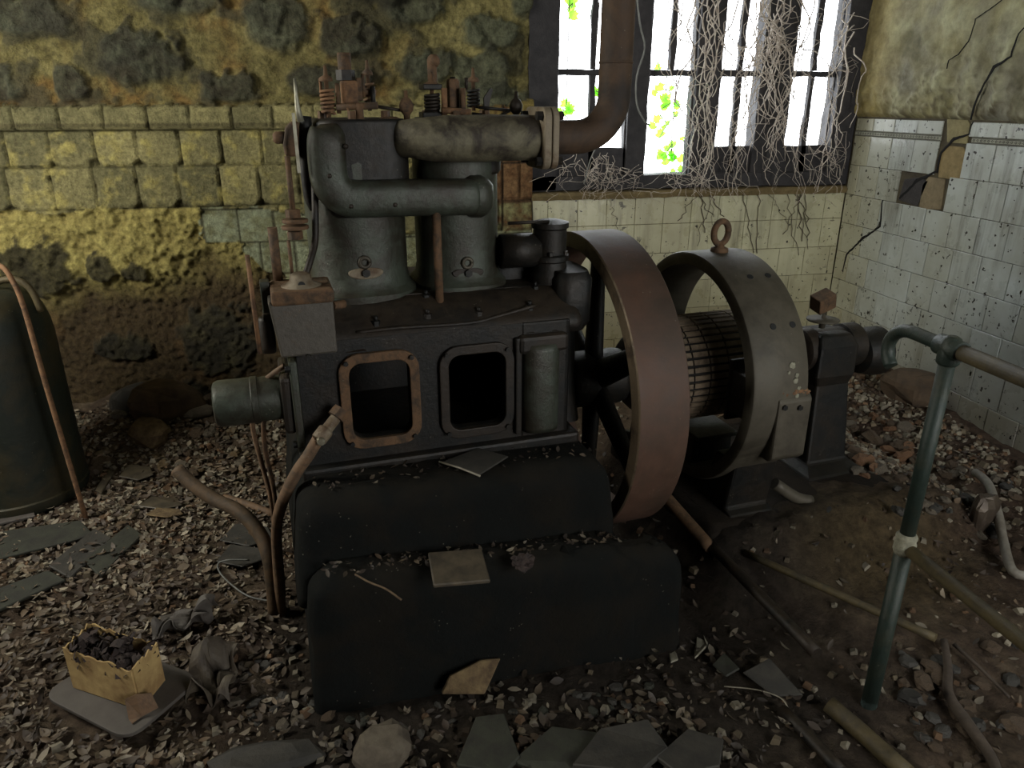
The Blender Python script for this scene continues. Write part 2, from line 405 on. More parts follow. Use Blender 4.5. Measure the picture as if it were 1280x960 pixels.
def back_fn(x, z):
    n1 = fb(x, z, 0.3, 3.0, 4); n2 = fb(x, z, 2.2, 14, 4); n3 = fb(x, z, 7.7, 40, 2); y = YB
    xw = x + 0.015 * n2; zw = z + 0.018 * n2 + 0.01 * n1
    if zw > 1.585:
        # rough masonry set back above the ledge
        d = 0.035 - 0.012 * n2 - 0.004 * n3; right = ss(0.05, 0.5, x)
        c = mixc(cMort2, cOr, ss(-0.1, 0.6, n1 + 0.1) * (1 - right) * 0.6); c = mixc(c, cMort, max(0, min(1, 0.25 + 0.6 * n2 + 0.5 * right))); c = mixc(c, cStone, 0.75 * ss(0.12, 0.42, fb(x, z, 12.5, 4.0, 3) + 0.3 * n2)); d -= 0.018 * ss(0.1, 0.4, fb(x, z, 12.5, 4.0, 3))
        for (cx, cz, rx, rz) in STONES:
            ax = (xw - cx) / rx; az = (zw - cz) / rz
            if abs(ax) < 1.5 and abs(az) < 1.5:
                q = (abs(ax) ** 3 + abs(az) ** 3) ** (1 / 3) + 0.28 * n2 + 0.18 * fb(x, z, cx * 5, 7, 2)
                m = ss(1.16, 0.80, q)
                if m > 0:
                    sc = mixc(cStone, cStoneG, max(0, min(1, 0.15 + 0.55 * right + 0.5 * n2 + (0.25 if (cx * 7) % 1 > .6 else 0))))
                    c = mixc(c, sc, m * 0.92); d -= 0.035 * m * (1 + 0.5 * fb(x, z, 3, 9, 3)); d += 0.012 * ss(0.5, 1, m) * ss(1, 0.5, m)
        return Vector((x, y + d, z)), c
    d = 0.0
    bottom = 1.115 + 0.03 * fb(x, z, 1, 4, 2) - 0.03 * ss(-0.8, -0.3, x)
    leftcut = 0.0
    if z > bottom or (x > 0.1 and z > 0.95):
        rows = [(1.585, 1.475), (1.475, 1.312), (1.312, 1.115), (1.115, 0.95)]
        ri = next((i for i, (a, b) in enumerate(rows) if z > b), 3); a, b = rows[ri]
        p = 0.187; off = (0.0, 0.07, 0.10, 0.03)[ri]
        fx = ((x + off) / p) % 1.0; ci = math.floor((x + off) / p)
        e = min(fx, 1 - fx) * p; ez = min(a - z, z - b) + 0.003 * n3
        j = min(e + 0.004 * n2, ez)
        groove = ss(0.008, 0.002, j) * (0.55 + 0.8 * max(0, min(.6, .4 + n1)))
        seed = fb(ci * 3.7, ri * 5.1, 0.5, 1, 1)
        d = -0.012 + 0.02 * groove - 0.006 * n2 * (1 if ri else .4) - 0.004 * seed
        # broken corners
        cor = math.hypot(min(fx, 1 - fx) * p, z - b)
        brk = ss(0.034, 0.016, cor + 0.02 * n2) * (1 if ri else 0) * ss(-.25, .15, fb(math.floor((x + off) / p + .5) * 2.3, ri * 7.7, 3, 1, 1))
        c = mixc(cBlk, cBlk2, max(0, min(1, 0.35 + 0.9 * seed + 0.6 * n1 + 0.2 * (ri > 0))))
        c = mixc(c, cPl, max(0, min(0.8, 1.6 * n2 - 0.15)) * (ri > 0))
        c = mixc(c, lin((60, 54, 30)), max(groove * 0.6, brk * 0.7)); d += 0.02 * brk
        if ri == 0: d -= 0.03 ; c = mixc(c, lin((70, 62, 40)), 0.6 * ss(0.012, 0.006, abs(z - 1.495)))
        if x > 0.56:   # brick patch and old tiles beside the window
            k = ss(0.56, 0.6, x); bc = lin((132, 102, 70)) if z > 1.10 else lin((150, 148, 104))
            if z > 1.31: bc = lin((140, 124, 70))
            g2 = max(ss(0.008, 0.002, abs(x - 0.74)), ss(0.008, 0.002, abs(z - 1.105)), ss(0.006, 0.002, abs(z - 1.3)))
            c = mixc(c, mixc(mixc(bc, lin((96, 66, 40)), max(0, min(1, 0.4 + n2))), lin((40, 30, 20)), g2), k); d += 0.012 * k * g2
        if ri == 0 and z > 1.57: d += 0.0
        return Vector((x, y + d, z)), c
    # surviving small glazed tiles behind the engine
    edge = -0.78 + 0.13 * ss(1.0, 0.75, z) + 0.03 * n2 + (0.14 if z < 0.94 else 0) + (0.1 if z < 0.77 else 0)
    if x > edge and z > 0.6 + 0.05 * n1:
        p = 0.17; fx = ((x + 0.772 + (0.08 if z < 0.94 else 0)) / p) % 1; zz = (1.1 - z) / 0.165; fz_ = zz % 1
        j = min(min(fx, 1 - fx) * p, min(fz_, 1 - fz_) * 0.165); g = ss(0.009, 0.003, j)
        c = mixc(mixc(cTile, lin((120, 118, 82)), max(0, min(1, 0.3 + n2))), lin((54, 50, 34)), g * 0.9)
        c = mixc(c, cPl2, 0.55 * ss(0.85, 0.6, z)); 
        return Vector((x, y + 0.004 * g + 0.002, z)), c
    # coarse plaster thinning to bare masonry; brown below is damp stain plus painted shade
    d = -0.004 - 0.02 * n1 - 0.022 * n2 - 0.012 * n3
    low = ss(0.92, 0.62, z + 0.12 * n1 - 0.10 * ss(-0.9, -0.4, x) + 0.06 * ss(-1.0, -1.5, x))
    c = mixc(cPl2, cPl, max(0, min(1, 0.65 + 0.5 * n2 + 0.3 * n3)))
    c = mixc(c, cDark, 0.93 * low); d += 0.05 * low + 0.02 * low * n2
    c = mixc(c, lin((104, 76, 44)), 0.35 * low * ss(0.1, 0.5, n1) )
    for (cx, cz, rx, rz) in LOWST:
        q = (abs((xw - cx) / rx) ** 2.6 + abs((zw - cz) / rz) ** 2.6) ** (1 / 2.6) + 0.3 * n2
        m = ss(1.08, 0.88, q)
        if m > 0: c = mixc(c, mixc(lin((46, 44, 34)), lin((70, 66, 46)), max(0, min(1, 0.3 + n2))), m * 0.9); d -= 0.02 * m
    return Vector((x, y + d, z)), c
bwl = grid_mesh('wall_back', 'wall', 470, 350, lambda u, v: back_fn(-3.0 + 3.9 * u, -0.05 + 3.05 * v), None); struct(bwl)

# ---- tiles on the dado under the window and on the right wall
def add_slab(mb, axis, a0, a1, z0, z1, base, th, col, tilt=(0, 0)):
    """one glazed tile as a thin bevelled slab; axis 'B' back wall (faces -y), 'R' right wall (faces -x)"""
    g = 0.0011; e = 0.002
    a0 += g; a1 -= g; z0 += g; z1 -= g
    out = [(a0, z0, 0), (a1, z0, 0), (a1, z1, 0), (a0, z1, 0)]
    inn = [(a0 + e, z0 + e, 1), (a1 - e, z0 + e, 1), (a1 - e, z1 - e, 1), (a0 + e, z1 - e, 1)]
    vs = []
    for lvl, pts in ((0.0, out), (th - 0.002, out), (th, inn)):
        for (a, z, k) in pts:
            dd = base - lvl - (0 if lvl == 0 else tilt[0] * (a - a0) + tilt[1] * (z - z0))
            vs.append(Vector((a, dd, z)) if axis == 'B' else Vector((dd, a, z)))
    fs = [(8, 9, 10, 11)]
    for l in (0, 4):
        for k in range(4): fs.append((l + k, l + (k + 1) % 4, l + 4 + (k + 1) % 4, l + 4 + k))
    if axis == 'R': fs = [tuple(reversed(f)) for f in fs]
    mb.col = col; mb.add(vs, fs, False)
b = MB(); b.box((0.9, YB + 0.001, -0.1), (2.8, YB + 0.33, 1.128)); dado = b.build('wall_window', 'grout'); struct(dado)
b = MB(); t0 = rnd.random
z = 1.125
while z > -0.05:
    z0 = max(z - 0.165, -0.06); x = 0.905 - (0.0 if int(z * 100) % 2 else 0.08)
    while x < 2.768:
        x1 = min(x + 0.1655, 2.768); xa = max(x, 0.905)
        n = fb(x, z, 3, 1.5, 2); 
        c = mixc(lin((186, 184, 154)), lin((160, 156, 128)), max(0, min(1, 0.4 + n + rnd.uniform(-.15, .15))))
        c = mixc(c, lin((104, 92, 60)), ss(0.9, 0.3, z) * 0.6)
        if x1 - xa > 0.02: add_slab(b, 'B', xa, x1, z0, z, YB + 0.002, 0.006, c, (rnd.uniform(-.01, .01), rnd.uniform(-.01, .01)))
        x = x1
    z = z0
o = b.build('wall_tiles', 'tile', dado)
# sill
b = MB()
vs = []
prof = [(YB - 0.012, 1.105), (YB - 0.022, 1.128), (YB - 0.008, 1.142), (YB + 0.12, 1.150), (YB + 0.33, 1.156), (YB + 0.33, 1.10)]
rings = []
for i in range(61):
    x = 0.9 + 1.868 * i / 60
    rings.append([Vector((x, y, z + 0.006 * fb(x, y, 1, 9, 3))) for y, z in prof])
b.col = lin((110, 96, 66)); b.loft(rings, True, False); o = b.build('trim_1', 'plaster'); struct(o)
# lintel and plaster above the window
b = MB(); b.box((0.9, YB + 0.003, 2.62), (2.8, YB + 0.33, 3.0)); o = b.build('trim_2', 'stone_b'); struct(o)
b = MB(); b.box((0.55, YB + 0.06, -0.1), (0.9, YB + 0.33, 3.0)); o = b.build('trim_3', 'stone_b'); struct(o)

# right wall: rough plaster above, backing bed below, tiles proud of it
XR = 2.77
cP1, cP2, cP3, cP4 = lin((156, 150, 108)), lin((134, 132, 116)), lin((170, 170, 138)), lin((84, 76, 56))
def right_fn(u, v):
    y = -2.0 + 6.2 * u; z = 1.50 + 1.5 * v
    n1 = fb(y, z, 4.1, 1.9, 4); n2 = fb(y, z, 8.2, 8, 4); n3 = fb(y, z, 2, 30, 3)
    lip = ss(0.0, 0.03, z - 1.515)
    low = ss(1.95, 1.6, z + 0.1 * n1)
    d = XR + 0.020 - 0.030 * lip - 0.016 * n1 - 0.013 * n2 * (1 + low) - 0.006 * n3 * (.4 + low)
    c = mixc(cP1, cP2, max(0, min(1, 0.4 + 1.3 * n1 + 0.35 * low))); c = mixc(c, lin((104, 100, 72)), max(0, min(.7, 1.4 * fb(y, z, 21, 3.2, 4)))); c = mixc(c, cP3, max(0, min(0.8, n2 + 0.1 * ss(1.7, 1.9, z))))
    c = mixc(c, cP4, max(0, min(0.85, 1.3 * n3 * low + 0.6 * ss(1.62, 1.54, z) * (0.6 + n2))))
    c = mixc(c, lin((150, 132, 66)), 0.55 * ss(3.55, 3.8, y))
    return Vector((d, y, z)), c
rw = grid_mesh('wall_right', 'plaster', 420, 110, right_fn, None); struct(rw)
b = MB(); b.box((XR + 0.006, -2.0, -0.1), (XR + 0.1, 4.25, 1.52)); b.build('wall_bed', 'grout', rw)
b = MB(); band = MB()
joints = [3.9 - 0.148 - 0.1705 * k for k in range(-1, 36)]
rows = [(1.512, 1.447), (1.42, 1.262), (1.262, 1.10), (1.10, 0.937), (0.937, 0.773), (0.773, 0.61), (0.61, 0.445), (0.445, 0.28), (0.28, 0.115), (0.115, -0.05)]
def hidden(yc, zc):    # where glazed tiles have fallen off round the crack
    if 3.23 < yc < 3.49 and 1.10 < zc < 1.27: return True
    if 3.05 < yc < 3.23 and 1.10 < zc < 1.52: return True
    return False
for ri, (zt, zb) in enumerate(rows):
    sh = (0, 0.0, 0.06, 0.0, 0.11, 0.02, 0.07, 0.0, 0.05, 0.1)[ri]
    for k in range(len(joints) - 1):
        y1 = min(joints[k] + sh, 3.893); y0 = joints[k + 1] + sh
        if y1 - y0 < 0.02 or y1 < -1.9: continue
        yc, zc = (y0 + y1) / 2, (zt + zb) / 2
        n = fb(yc, zc, 6, 1.3, 2)
        corner = ss(3.45, 3.85, yc); c = mixc(lin((186, 196, 198)), lin((172, 178, 172)), max(0, min(1, 0.5 + n + rnd.uniform(-.2, .2))))
        c = mixc(c, lin((166, 158, 116)), 0.6 * corner + 0.25 * ss(1.2, 1.5, zc) * ss(3.1, 2.6, yc)); c = mixc(c, lin((126, 108, 70)), 0.55 * ss(0.55, 0.1, zc))
        if hidden(yc, zc):
            continue
        add_slab(b, 'R', y0, y1, zb, zt, XR + 0.010, 0.010, c, (rnd.uniform(-.012, .012), rnd.uniform(-.012, .012)))
b.build('wall_tiles', 'tile', rw)
# fallen-tile patch: pieces of bare mortar bed
b = MB()
for (px, cc) in ((((1148, 262), (1176, 262), (1181, 224), (1160, 221), (1152, 232)), (128, 116, 92)), (((1172, 222), (1203, 226), (1208, 196), (1204, 184), (1184, 182), (1174, 196)), (140, 124, 88)), (((1183, 178), (1208, 180), (1212, 156), (1209, 150), (1183, 149)), (138, 130, 96)), (((1122, 250), (1146, 258), (1160, 226), (1146, 222), (1130, 224)), (60, 58, 58))):
    pts = [at(x, y, X=XR) for x, y in px]
    b.col = lin(cc); 
    b.loft([[Vector((XR + 0.013, p.y, p.z)) for p in pts], [Vector((XR + 0.002, p.y, p.z)) for p in pts]], True, False)
b.build('mortar_patch', 'plaster', rw, 0.003)
# patterned border strips (chain of small diamonds between two lines)
b = MB(); b.cur = 0
for (ya, yb) in ((3.893, 3.24), (3.045, -1.9)):
    b.cur = 0; b.col = lin((150, 152, 138)); b.box((XR - 0.001, yb, 1.4215), (XR + 0.012, ya, 1.4455))
    b.cur = 1; b.box((XR - 0.0022, yb, 1.4225), (XR, ya, 1.4255)); b.box((XR - 0.0022, yb, 1.4415), (XR, ya, 1.4445))
    y = yb + 0.008
    while y < ya - 0.02:
        for (dy, w) in ((0.0, 0.0045),):
            b.add([(XR - 0.0018, y, 1.4335), (XR - 0.0018, y + 0.008, 1.4395), (XR - 0.0018, y + 0.016, 1.4335), (XR - 0.0018, y + 0.008, 1.4275), (XR - 0.0018, y + 0.004, 1.4335), (XR - 0.0018, y + 0.008, 1.4365), (XR - 0.0018, y + 0.012, 1.4335), (XR - 0.0018, y + 0.008, 1.4305)],
                  [(0, 4, 5, 1), (1, 5, 6, 2), (2, 6, 7, 3), (3, 7, 4, 0)], False)
        y += 0.021
b.build('border_strip', ['plaster', 'slate'], rw)
def crack(pts, w, name='crack'):
    b = MB(); P = []
    for i in range(len(pts) - 1):
        a, c = pts[i], pts[i + 1]; n = max(2, int((c[0] - a[0]).length / 0.02) + 1)
        for k in range(n): t = k / n; p = a[0].lerp(c[0], t); P.append((p, a[1] * (1 - t) + c[1] * t))
    P.append(pts[-1])
    vs = []
    for i, (p, ww) in enumerate(P):
        q = P[min(i + 1, len(P) - 1)][0]; r = P[max(i - 1, 0)][0]; t = (q - r).normalized(); nrm = Vector((0, -t.z, t.y))
        j = 0.006 * noise.noise(Vector((i * .9, 3.3, w * 50))); ww *= 0.75 + 0.5 * abs(noise.noise(Vector((i * .7, 9, 0))))
        for k in (-1, 1):
            vs.append(Vector((p.x, p.y, p.z)) + nrm * (j + k * ww / 2))
    n = len(P); dx = Vector((0.004, 0, 0)); allv = vs + [v + dx for v in vs]; m = 2 * n
    fs = []
    for i in range(n - 1):
        fs += [(2 * i, 2 * i + 1, 2 * i + 3, 2 * i + 2), (m + 2 * i, m + 2 * i + 2, m + 2 * i + 3, m + 2 * i + 1), (2 * i, 2 * i + 2, m + 2 * i + 2, m + 2 * i), (2 * i + 1, m + 2 * i + 1, m + 2 * i + 3, 2 * i + 3)]
    b.add(allv, fs, False); return b.build(name, 'crack', rw)
def onr(x, y, dx=0.0): p = at(x, y, X=XR - 0.012); p.x -= dx; return p
crack([(onr(1300, 20, .02), .004), (onr(1278, 42, .02), .005), (onr(1268, 70, .02), .008), (onr(1247, 84, .02), .014), (onr(1232, 108, .018), .008), (onr(1222, 130, .016), .011), (onr(1217, 150, .016), .009)], 0.01)
crack([(at(1216, 152, X=XR - .002), .008), (at(1211, 168, X=XR - .002), .008), (at(1192, 174, X=XR - .002), .016), (at(1176, 190, X=XR - .002), .012), (at(1170, 216, X=XR - .002), .010)], 0.01)
crack([(at(1172, 214, X=XR - .001), .010), (at(1146, 226, X=XR + 0.001), .02), (at(1124, 248, X=XR + 0.001), .012)], .01)
crack([(at(1103, 250, X=XR - .002), .010), (at(1100, 283, X=XR - .002), .012), (at(1078, 298, X=XR - .002), .016), (at(1058, 318, X=XR - .002), .012), (at(1053, 340, X=XR - .002), .006)], 0.01)
crack([(onr(1262, -4, .012), .003), (onr(1222, 24, .012), .004), (onr(1213, 52, .012), .004), (onr(1200, 68, .012), .005), (onr(1188, 75, .012), .004), (onr(1186, 86, .012), .003)], 0.01)
# room shell out of view
b = MB(); b.box((-3.1, -2.1, 2.98), (2.9, 4.25, 3.08)); struct(b.build('ceiling', 'ceil'))
b = MB(); b.box((-3.1, -2.1, -0.1), (-2.95, 4.2, 3.0)); struct(b.build('wall_left', 'stone_b'))
b = MB(); b.box((-3.1, -2.15, -0.1), (2.95, -2.0, 3.0)); struct(b.build('wall_front', 'stone_b'))
b = MB(); b.box((-3.0, YB + 0.12, -0.1), (0.56, YB + 0.33, 3.0)); b.build('wall_core', 'stone_b', bwl)
b = MB(); b.box((XR + 0.10, -2.0, -0.1), (XR + 0.2, 4.25, 3.0)); b.build('wall_core', 'stone_b', rw)

# ---- window: timber frame with four bays of slender glazing bars
YW = 3.95
win = empty('window_1', (1.83, YW, 1.14)); struct(win)
def wbox(mb, x0, z0, x1, z1, y0=YW, y1=YW + 0.05, j=0.004):
    """rough timber strip with a slightly wavering edge"""
    n = max(2, int(max(x1 - x0, z1 - z0) / 0.06)); rings = []
    ver = (z1 - z0) > (x1 - x0)
    for i in range(n + 1):
        t = i / n
        jj = [rnd.uniform(-j, j) for _ in range(4)]
        if ver:
            zz = z0 + (z1 - z0) * t; rings.append([Vector((x0 + jj[0], y0, zz)), Vector((x1 + jj[1], y0, zz)), Vector((x1 + jj[2], y1, zz)), Vector((x0 + jj[3], y1, zz))])
        else:
            xx = x0 + (x1 - x0) * t; rings.append([Vector((xx, y0, z0 + jj[0])), Vector((xx, y0, z1 + jj[1])), Vector((xx, y1, z1 + jj[2])), Vector((xx, y1, z0 + jj[3]))])
    mb.loft([[p - Vector((1.83, YW, 1.14)) for p in r] for r in rings], True, False)
ZT = 2.62
fr = MB()
wbox(fr, 0.885, 1.15, 1.04, ZT, YW - 0.03, YW + 0.09)
wbox(fr, 1.43, 1.15, 1.535, ZT, YW - 0.02, YW + 0.08)
wbox(fr, 1.80, 1.15, 1.94, ZT, YW - 0.02, YW + 0.08)
wbox(fr, 2.17, 1.15, 2.36, ZT, YW - 0.02, YW + 0.08)
wbox(fr, 2.635, 1.15, 2.775, ZT, YW - 0.04, YW + 0.08)
wbox(fr, 0.9, 1.15, 2.76, 1.225, YW - 0.03, YW + 0.09)
wbox(fr, 0.9, 2.5, 2.76, 2.64, YW - 0.02, YW + 0.08)
fr.build('window_frame', 'wood_dark', win, 0.003, 1)
def sash(x0, x1, z0, lowopen, lowmid=True, y0=YW + 0.005):
    s_ = MB(); w = 0.03
    wbox(s_, x0, z0, x0 + w, 2.5, y0, y0 + 0.035); wbox(s_, x1 - w, z0, x1, 2.5, y0, y0 + 0.035)
    if not lowopen: wbox(s_, x0, z0, x1, z0 + 0.16, y0, y0 + 0.035)
    wbox(s_, x0, 1.725, x1, 1.755, y0, y0 + 0.035); wbox(s_, x0, 2.11, x1, 2.14, y0, y0 + 0.035)
    xm = (x0 + x1) / 2
    wbox(s_, xm - 0.015, 1.755, xm + 0.015, 2.5, y0, y0 + 0.03, .006)
    if lowmid: wbox(s_, xm - 0.015, z0, xm + 0.015, 1.73, y0, y0 + 0.03, .006)
    return s_.build('casement', 'wood_dark', win, 0.002, 1)
sash(1.02, 1.45, 1.205, False); sash(1.515, 1.82, 1.205, True, False); sash(1.92, 2.20, 1.205, False); sash(2.335, 2.66, 1.205, False)
# splintered board hanging on the open bay's right side
b = MB(); b.prism([(-0.02, -0.02), (0.03, -0.05), (0.05, 0.1), (0.03, 0.2), (-0.005, 0.13)], -0.03, -0.015); o = b.build('broken_slat', 'wood_dark', win); o.location = (-0.02, -0.005, 0.19)

# ivy outside
def ivy(name, cx, cz, n, spread, seed, label):
    r = random.Random(seed); b = MB()
    stem = [Vector((cx + spread * 0.7, 4.06, cz + spread * 1.3))]
    root = empty(name, (cx, 4.06, cz)); tag(root, label, 'ivy')
    off = Vector((cx, 4.06, cz))
    stem[0] = Vector((cx, 4.03, 2.55))
    for k in range(5):
        stem.append(Vector((cx + r.uniform(-.3, .3) * spread, 4.06 + r.uniform(-.05, .05), cz + spread * (1.0 - 0.45 * k))))
    sb = MB(); sb.tube([p - off for p in stem], 0.003, 5, curve=3); sb.build('stem', 'twig', root)
    for i in range(n):
        p = Vector((r.gauss(0, spread * .45), r.uniform(-.02, .06), r.gauss(0, spread * 0.6)))
        w = r.uniform(0.018, 0.036); a = r.uniform(-1, 1); t = Matrix.Rotation(r.uniform(-.7, .7), 3, 'X') @ Matrix.Rotation(a, 3, 'Y')
        o5 = [(0, -1), (.55, -.75), (1.05, -.15), (.55, .05), (.6, .7), (0.15, .55), (0, 1.15), (-.15, .55), (-.6, .7), (-.55, .05), (-1.05, -.15), (-.55, -.75)]
        vs = [p + t @ Vector((x * w, -0.15 * w * abs(x), z * w)) for x, z in o5] + [p + t @ Vector((0, 0.12 * w, 0))]
        b.add(vs, [(k, (k + 1) % 12, 12) for k in range(12)], False)
    b.build('leaves', 'ivy', root)
def pw(x, y): p = at(x, y, Y=4.06); return p.x, p.z
ivy('ivy_sprig', *pw(836, 128), 20, 0.13, 3, 'green ivy sprig seen outside through the open bay, upper cluster')
ivy('ivy_sprig', *pw(838, 192), 16, 0.10, 4, 'sparse green ivy low outside the open bay, just above the sill')
ivy('ivy_sprig', *pw(708, 135), 6, 0.07, 5, 'two green ivy leaves outside the pane right of the dark post by the exhaust flange')
ivy('ivy_sprig', *pw(714, 12), 5, 0.05, 6, 'green ivy leaf at the top of the leftmost window bay')
ivy('ivy_sprig', *pw(746, 115), 2, 0.02, 8, 'single green ivy leaf just left of the rusty exhaust bend')

# ================================================================== MACHINE FOUNDATION
pl = empty('engine_foundation', tuple(O_), TH)
tag(pl, 'stepped oil-blackened concrete foundation block under the old engine', 'foundation')
def taper(mb, s0, s1, v0, v1, z0, z1, inset, rnd_r=0.03, n=6, fall=0.0, amp=1.0, skew=0.0):
    """block with battered sides and rounded shoulders"""
    rings = []
    H = z1 - z0
    for k in range(9):
        t = k / 8; i = inset * t; rings.append((s0 + i, s1 - i * 0.4, v0 + i, v1 - i, z0 + (H - rnd_r) * t))
    for k in range(1, 9):
        a = PI / 2 * k / 8; e = rnd_r * (1 - math.cos(a)); rings.append((s0 + inset + e, s1 - inset * 0.4 - e, v0 + inset + e, v1 - inset - e, z1 - rnd_r + rnd_r * math.sin(a)))
    R2 = []
    for (a, b_, c, d, z) in rings:
        ol = []
        N = 26
        base = rr(a, c, b_, d, 0.03, 3)
        # subdivide long edges
        out = []
        for i in range(len(base)):
            p, q = base[i], base[(i + 1) % len(base)]; L = math.hypot(q[0] - p[0], q[1] - p[1]); m = N if L > 0.2 else 1
            for k in range(m): out.append((p[0] + (q[0] - p[0]) * k / m, p[1] + (q[1] - p[1]) * k / m))
        tt = max(0.0, (z - z0) / H)
        R2.append([Vector((x, y - (skew * (x + 0.65) if y < 0 else 0), z - fall * tt * (x - s0))) + amp * Vector((0.008 * fb(x, z, y, 6, 3), 0.010 * fb(x, z, y + 3, 6, 4), 0.007 * fb(x, y, 2, 8, 3))) for x, y in out])
    mb.loft(R2, True, True)
b = MB(); taper(b, -0.648, 0.33, -0.585, 0.42, -0.05, 0.445, 0.02, 0.09, fall=0.085, skew=0.07); b.build('lower_step', 'concrete', pl)
b = MB(); taper(b, 0.0, 0.47, -0.583, -0.40, -0.05, 0.3885, 0.02, 0.085, fall=0.085, skew=0.07); b.build('pit_edge', 'concrete', pl)
b = MB(); taper(b, -0.655, 0.30, -0.495, 0.36, 0.30, 0.612, 0.02, 0.085, fall=0.02); b.build('upper_step', 'concrete', pl)

# ================================================================== ENGINE
en = empty('stationary_engine', tuple(E2W(0, 0, 0.6)), TH)
tag(en, 'dark oily two-cylinder upright engine with large spoked flywheel, standing on the black foundation block', 'engine')
EB = 0.6
class EM(MB):     # engine-frame mesh: z is given in room height
    def build(s, name, mats, parent=None, bevel=0, seg=2, **k):
        dz = Vector((0, 0, EB)); s.v = [p - dz for p in s.v]; return MB.build(s, name, mats, parent or en, bevel, seg, **k)
VF = -0.28
# crankcase shell
b = EM()
S0, S1 = -0.585, 0.215
door1 = (-0.452, 0.690, -0.282, 0.922); door2 = (-0.168, 0.680, 0.004, 0.915)
cells = [((S0, 0.60, -0.225, 0.99), door1), ((-0.225, 0.60, 0.06, 0.99), door2)]
for (c, dr) in cells:
    cx = (dr[0] + dr[2]) / 2; cz = (dr[1] + dr[3]) / 2
    inn = rr(dr[0], dr[1], dr[2], dr[3], 0.035, 6)
    out = []
    for (x, z) in inn:
        dx, dz = x - cx, z - cz
        t = min(((c[2] - cx) if dx > 0 else (c[0] - cx)) / dx if abs(dx) > 1e-6 else 9, ((c[3] - cz) if dz > 0 else (c[1] - cz)) / dz if abs(dz) > 1e-6 else 9)
        out.append([cx + dx * t, cz + dz * t])
    # snap to the cell corners
    for (qx, qz) in ((c[2], c[3]), (c[0], c[3]), (c[0], c[1]), (c[2], c[1])):
        k = min(range(len(out)), key=lambda i: (out[i][0] - qx) ** 2 + (out[i][1] - qz) ** 2); out[k] = [qx, qz]
    n = len(inn)
    vs = [Vector((x, VF, z)) for x, z in out] + [Vector((x, VF, z)) for x, z in inn] + [Vector((x, VF + 0.03, z)) for x, z in inn]
    b.add(vs, [(i, (i + 1) % n, n + (i + 1) % n, n + i) for i in range(n)] + [(n + i, n + (i + 1) % n, 2 * n + (i + 1) % n, 2 * n + i) for i in range(n)], False)
b.box((S0, VF + 0.001, 0.60), (S0 + 0.02, 0.28, 0.99)); b.box((S0, 0.26, 0.60), (S1, 0.28, 0.99)); b.box((0.06, VF, 0.60), (S1, -0.05, 0.99)); b.box((S1 - 0.02, VF, 0.60), (S1, 0.28, 0.99))
b.build('crankcase', 'oily', None, 0.006)
b = EM(); b.box((S0 - 0.02, VF - 0.03, 0.585), (S1 + 0.03, 0.31, 0.625)); b.build('base_flange', 'oily', None, 0.01)
# sloping deck
b = EM(); rings = []
for (z, g, bk) in ((0.955, 0.0, 0.0), (0.985, 0.004, 0.0), (1.005, 0.02, 0.0), (1.03, 0.05, 0.01), (1.055, 0.085, 0.03), (1.07, 0.12, 0.05)):
    base = rr(S0 + g * .35, VF + g, S1 + 0.05 - g * .35, 0.28 - bk, 0.03, 4); out = []
    for k in range(len(base)):
        p, q = base[k], base[(k + 1) % len(base)]; m = 22 if math.hypot(q[0] - p[0], q[1] - p[1]) > .2 else 1
        for t in range(m): out.append((p[0] + (q[0] - p[0]) * t / m, p[1] + (q[1] - p[1]) * t / m))
    rings.append([Vector((x, y, z)) + Vector((0, .006 * fb(x, z, y, 9, 3), .006 * fb(x, y, z, 9, 3))) for x, y in out])
b.loft(rings, True, True)
dk = b.build('crankcase_deck', 'oily_brown', None)
for (s_, v_, z_) in ((-.50, -.22, 1.03), (-.36, -.24, 1.015), (-.21, -.235, 1.02), (-.06, -.24, 1.015), (.10, -.235, 1.02), (-.20, -.17, 1.06), (.14, -.17, 1.06)):
    q = EM(); hexnut(q, (s_, v_, z_), .012, .022); q.lathe([(.006, 0), (.006, .014)], (s_, v_, z_ + .01), 'Z', 8); q.build('deck_nut', 'oily', dk)
b = EM(); b.tube([(-.42, -.255, 1.0), (-.30, -.262, 1.005), (-.1, -.262, 1.0), (.0, -.25, 1.01), (.12, -.24, 1.03)], .006, 8, curve=4); b.build('oil_line', 'oily_brown', dk)
# rusty rims of the inspection openings
def rim(dr, mat, wdt=0.028):
    b = EM(); o = rr(dr[0] - wdt, dr[1] - wdt, dr[2] + wdt, dr[3] + wdt, 0.03 + wdt, 6); i = rr(dr[0], dr[1], dr[2], dr[3], 0.035, 6)
    n = len(o)
    rings = []
    for k in range(n):
        rings.append([Vector((o[k][0], VF, o[k][1])), Vector((o[k][0], VF - 0.016, o[k][1])), Vector((i[k][0], VF - 0.016, i[k][1])), Vector((i[k][0], VF + 0.0, i[k][1]))])
    b.loft(rings, False, False, closed=True); r = b.build('opening_rim', mat, None, 0.003)
    for (x, z) in ((dr[0] - 0.006, dr[1] - 0.006), (dr[2] + 0.006, dr[1] - 0.006), (dr[0] - 0.006, dr[3] + 0.006), (dr[2] + 0.006, dr[3] + 0.006)):
        h = EM(); h.lathe([(0.007, -0.012), (0.006, 0.0)], (x, VF - 0.014, z), 'Y', 8); q = h.build('stud', 'oily', r)
    return r
rim(door1, 'rust'); rim(door2, 'oily_brown')
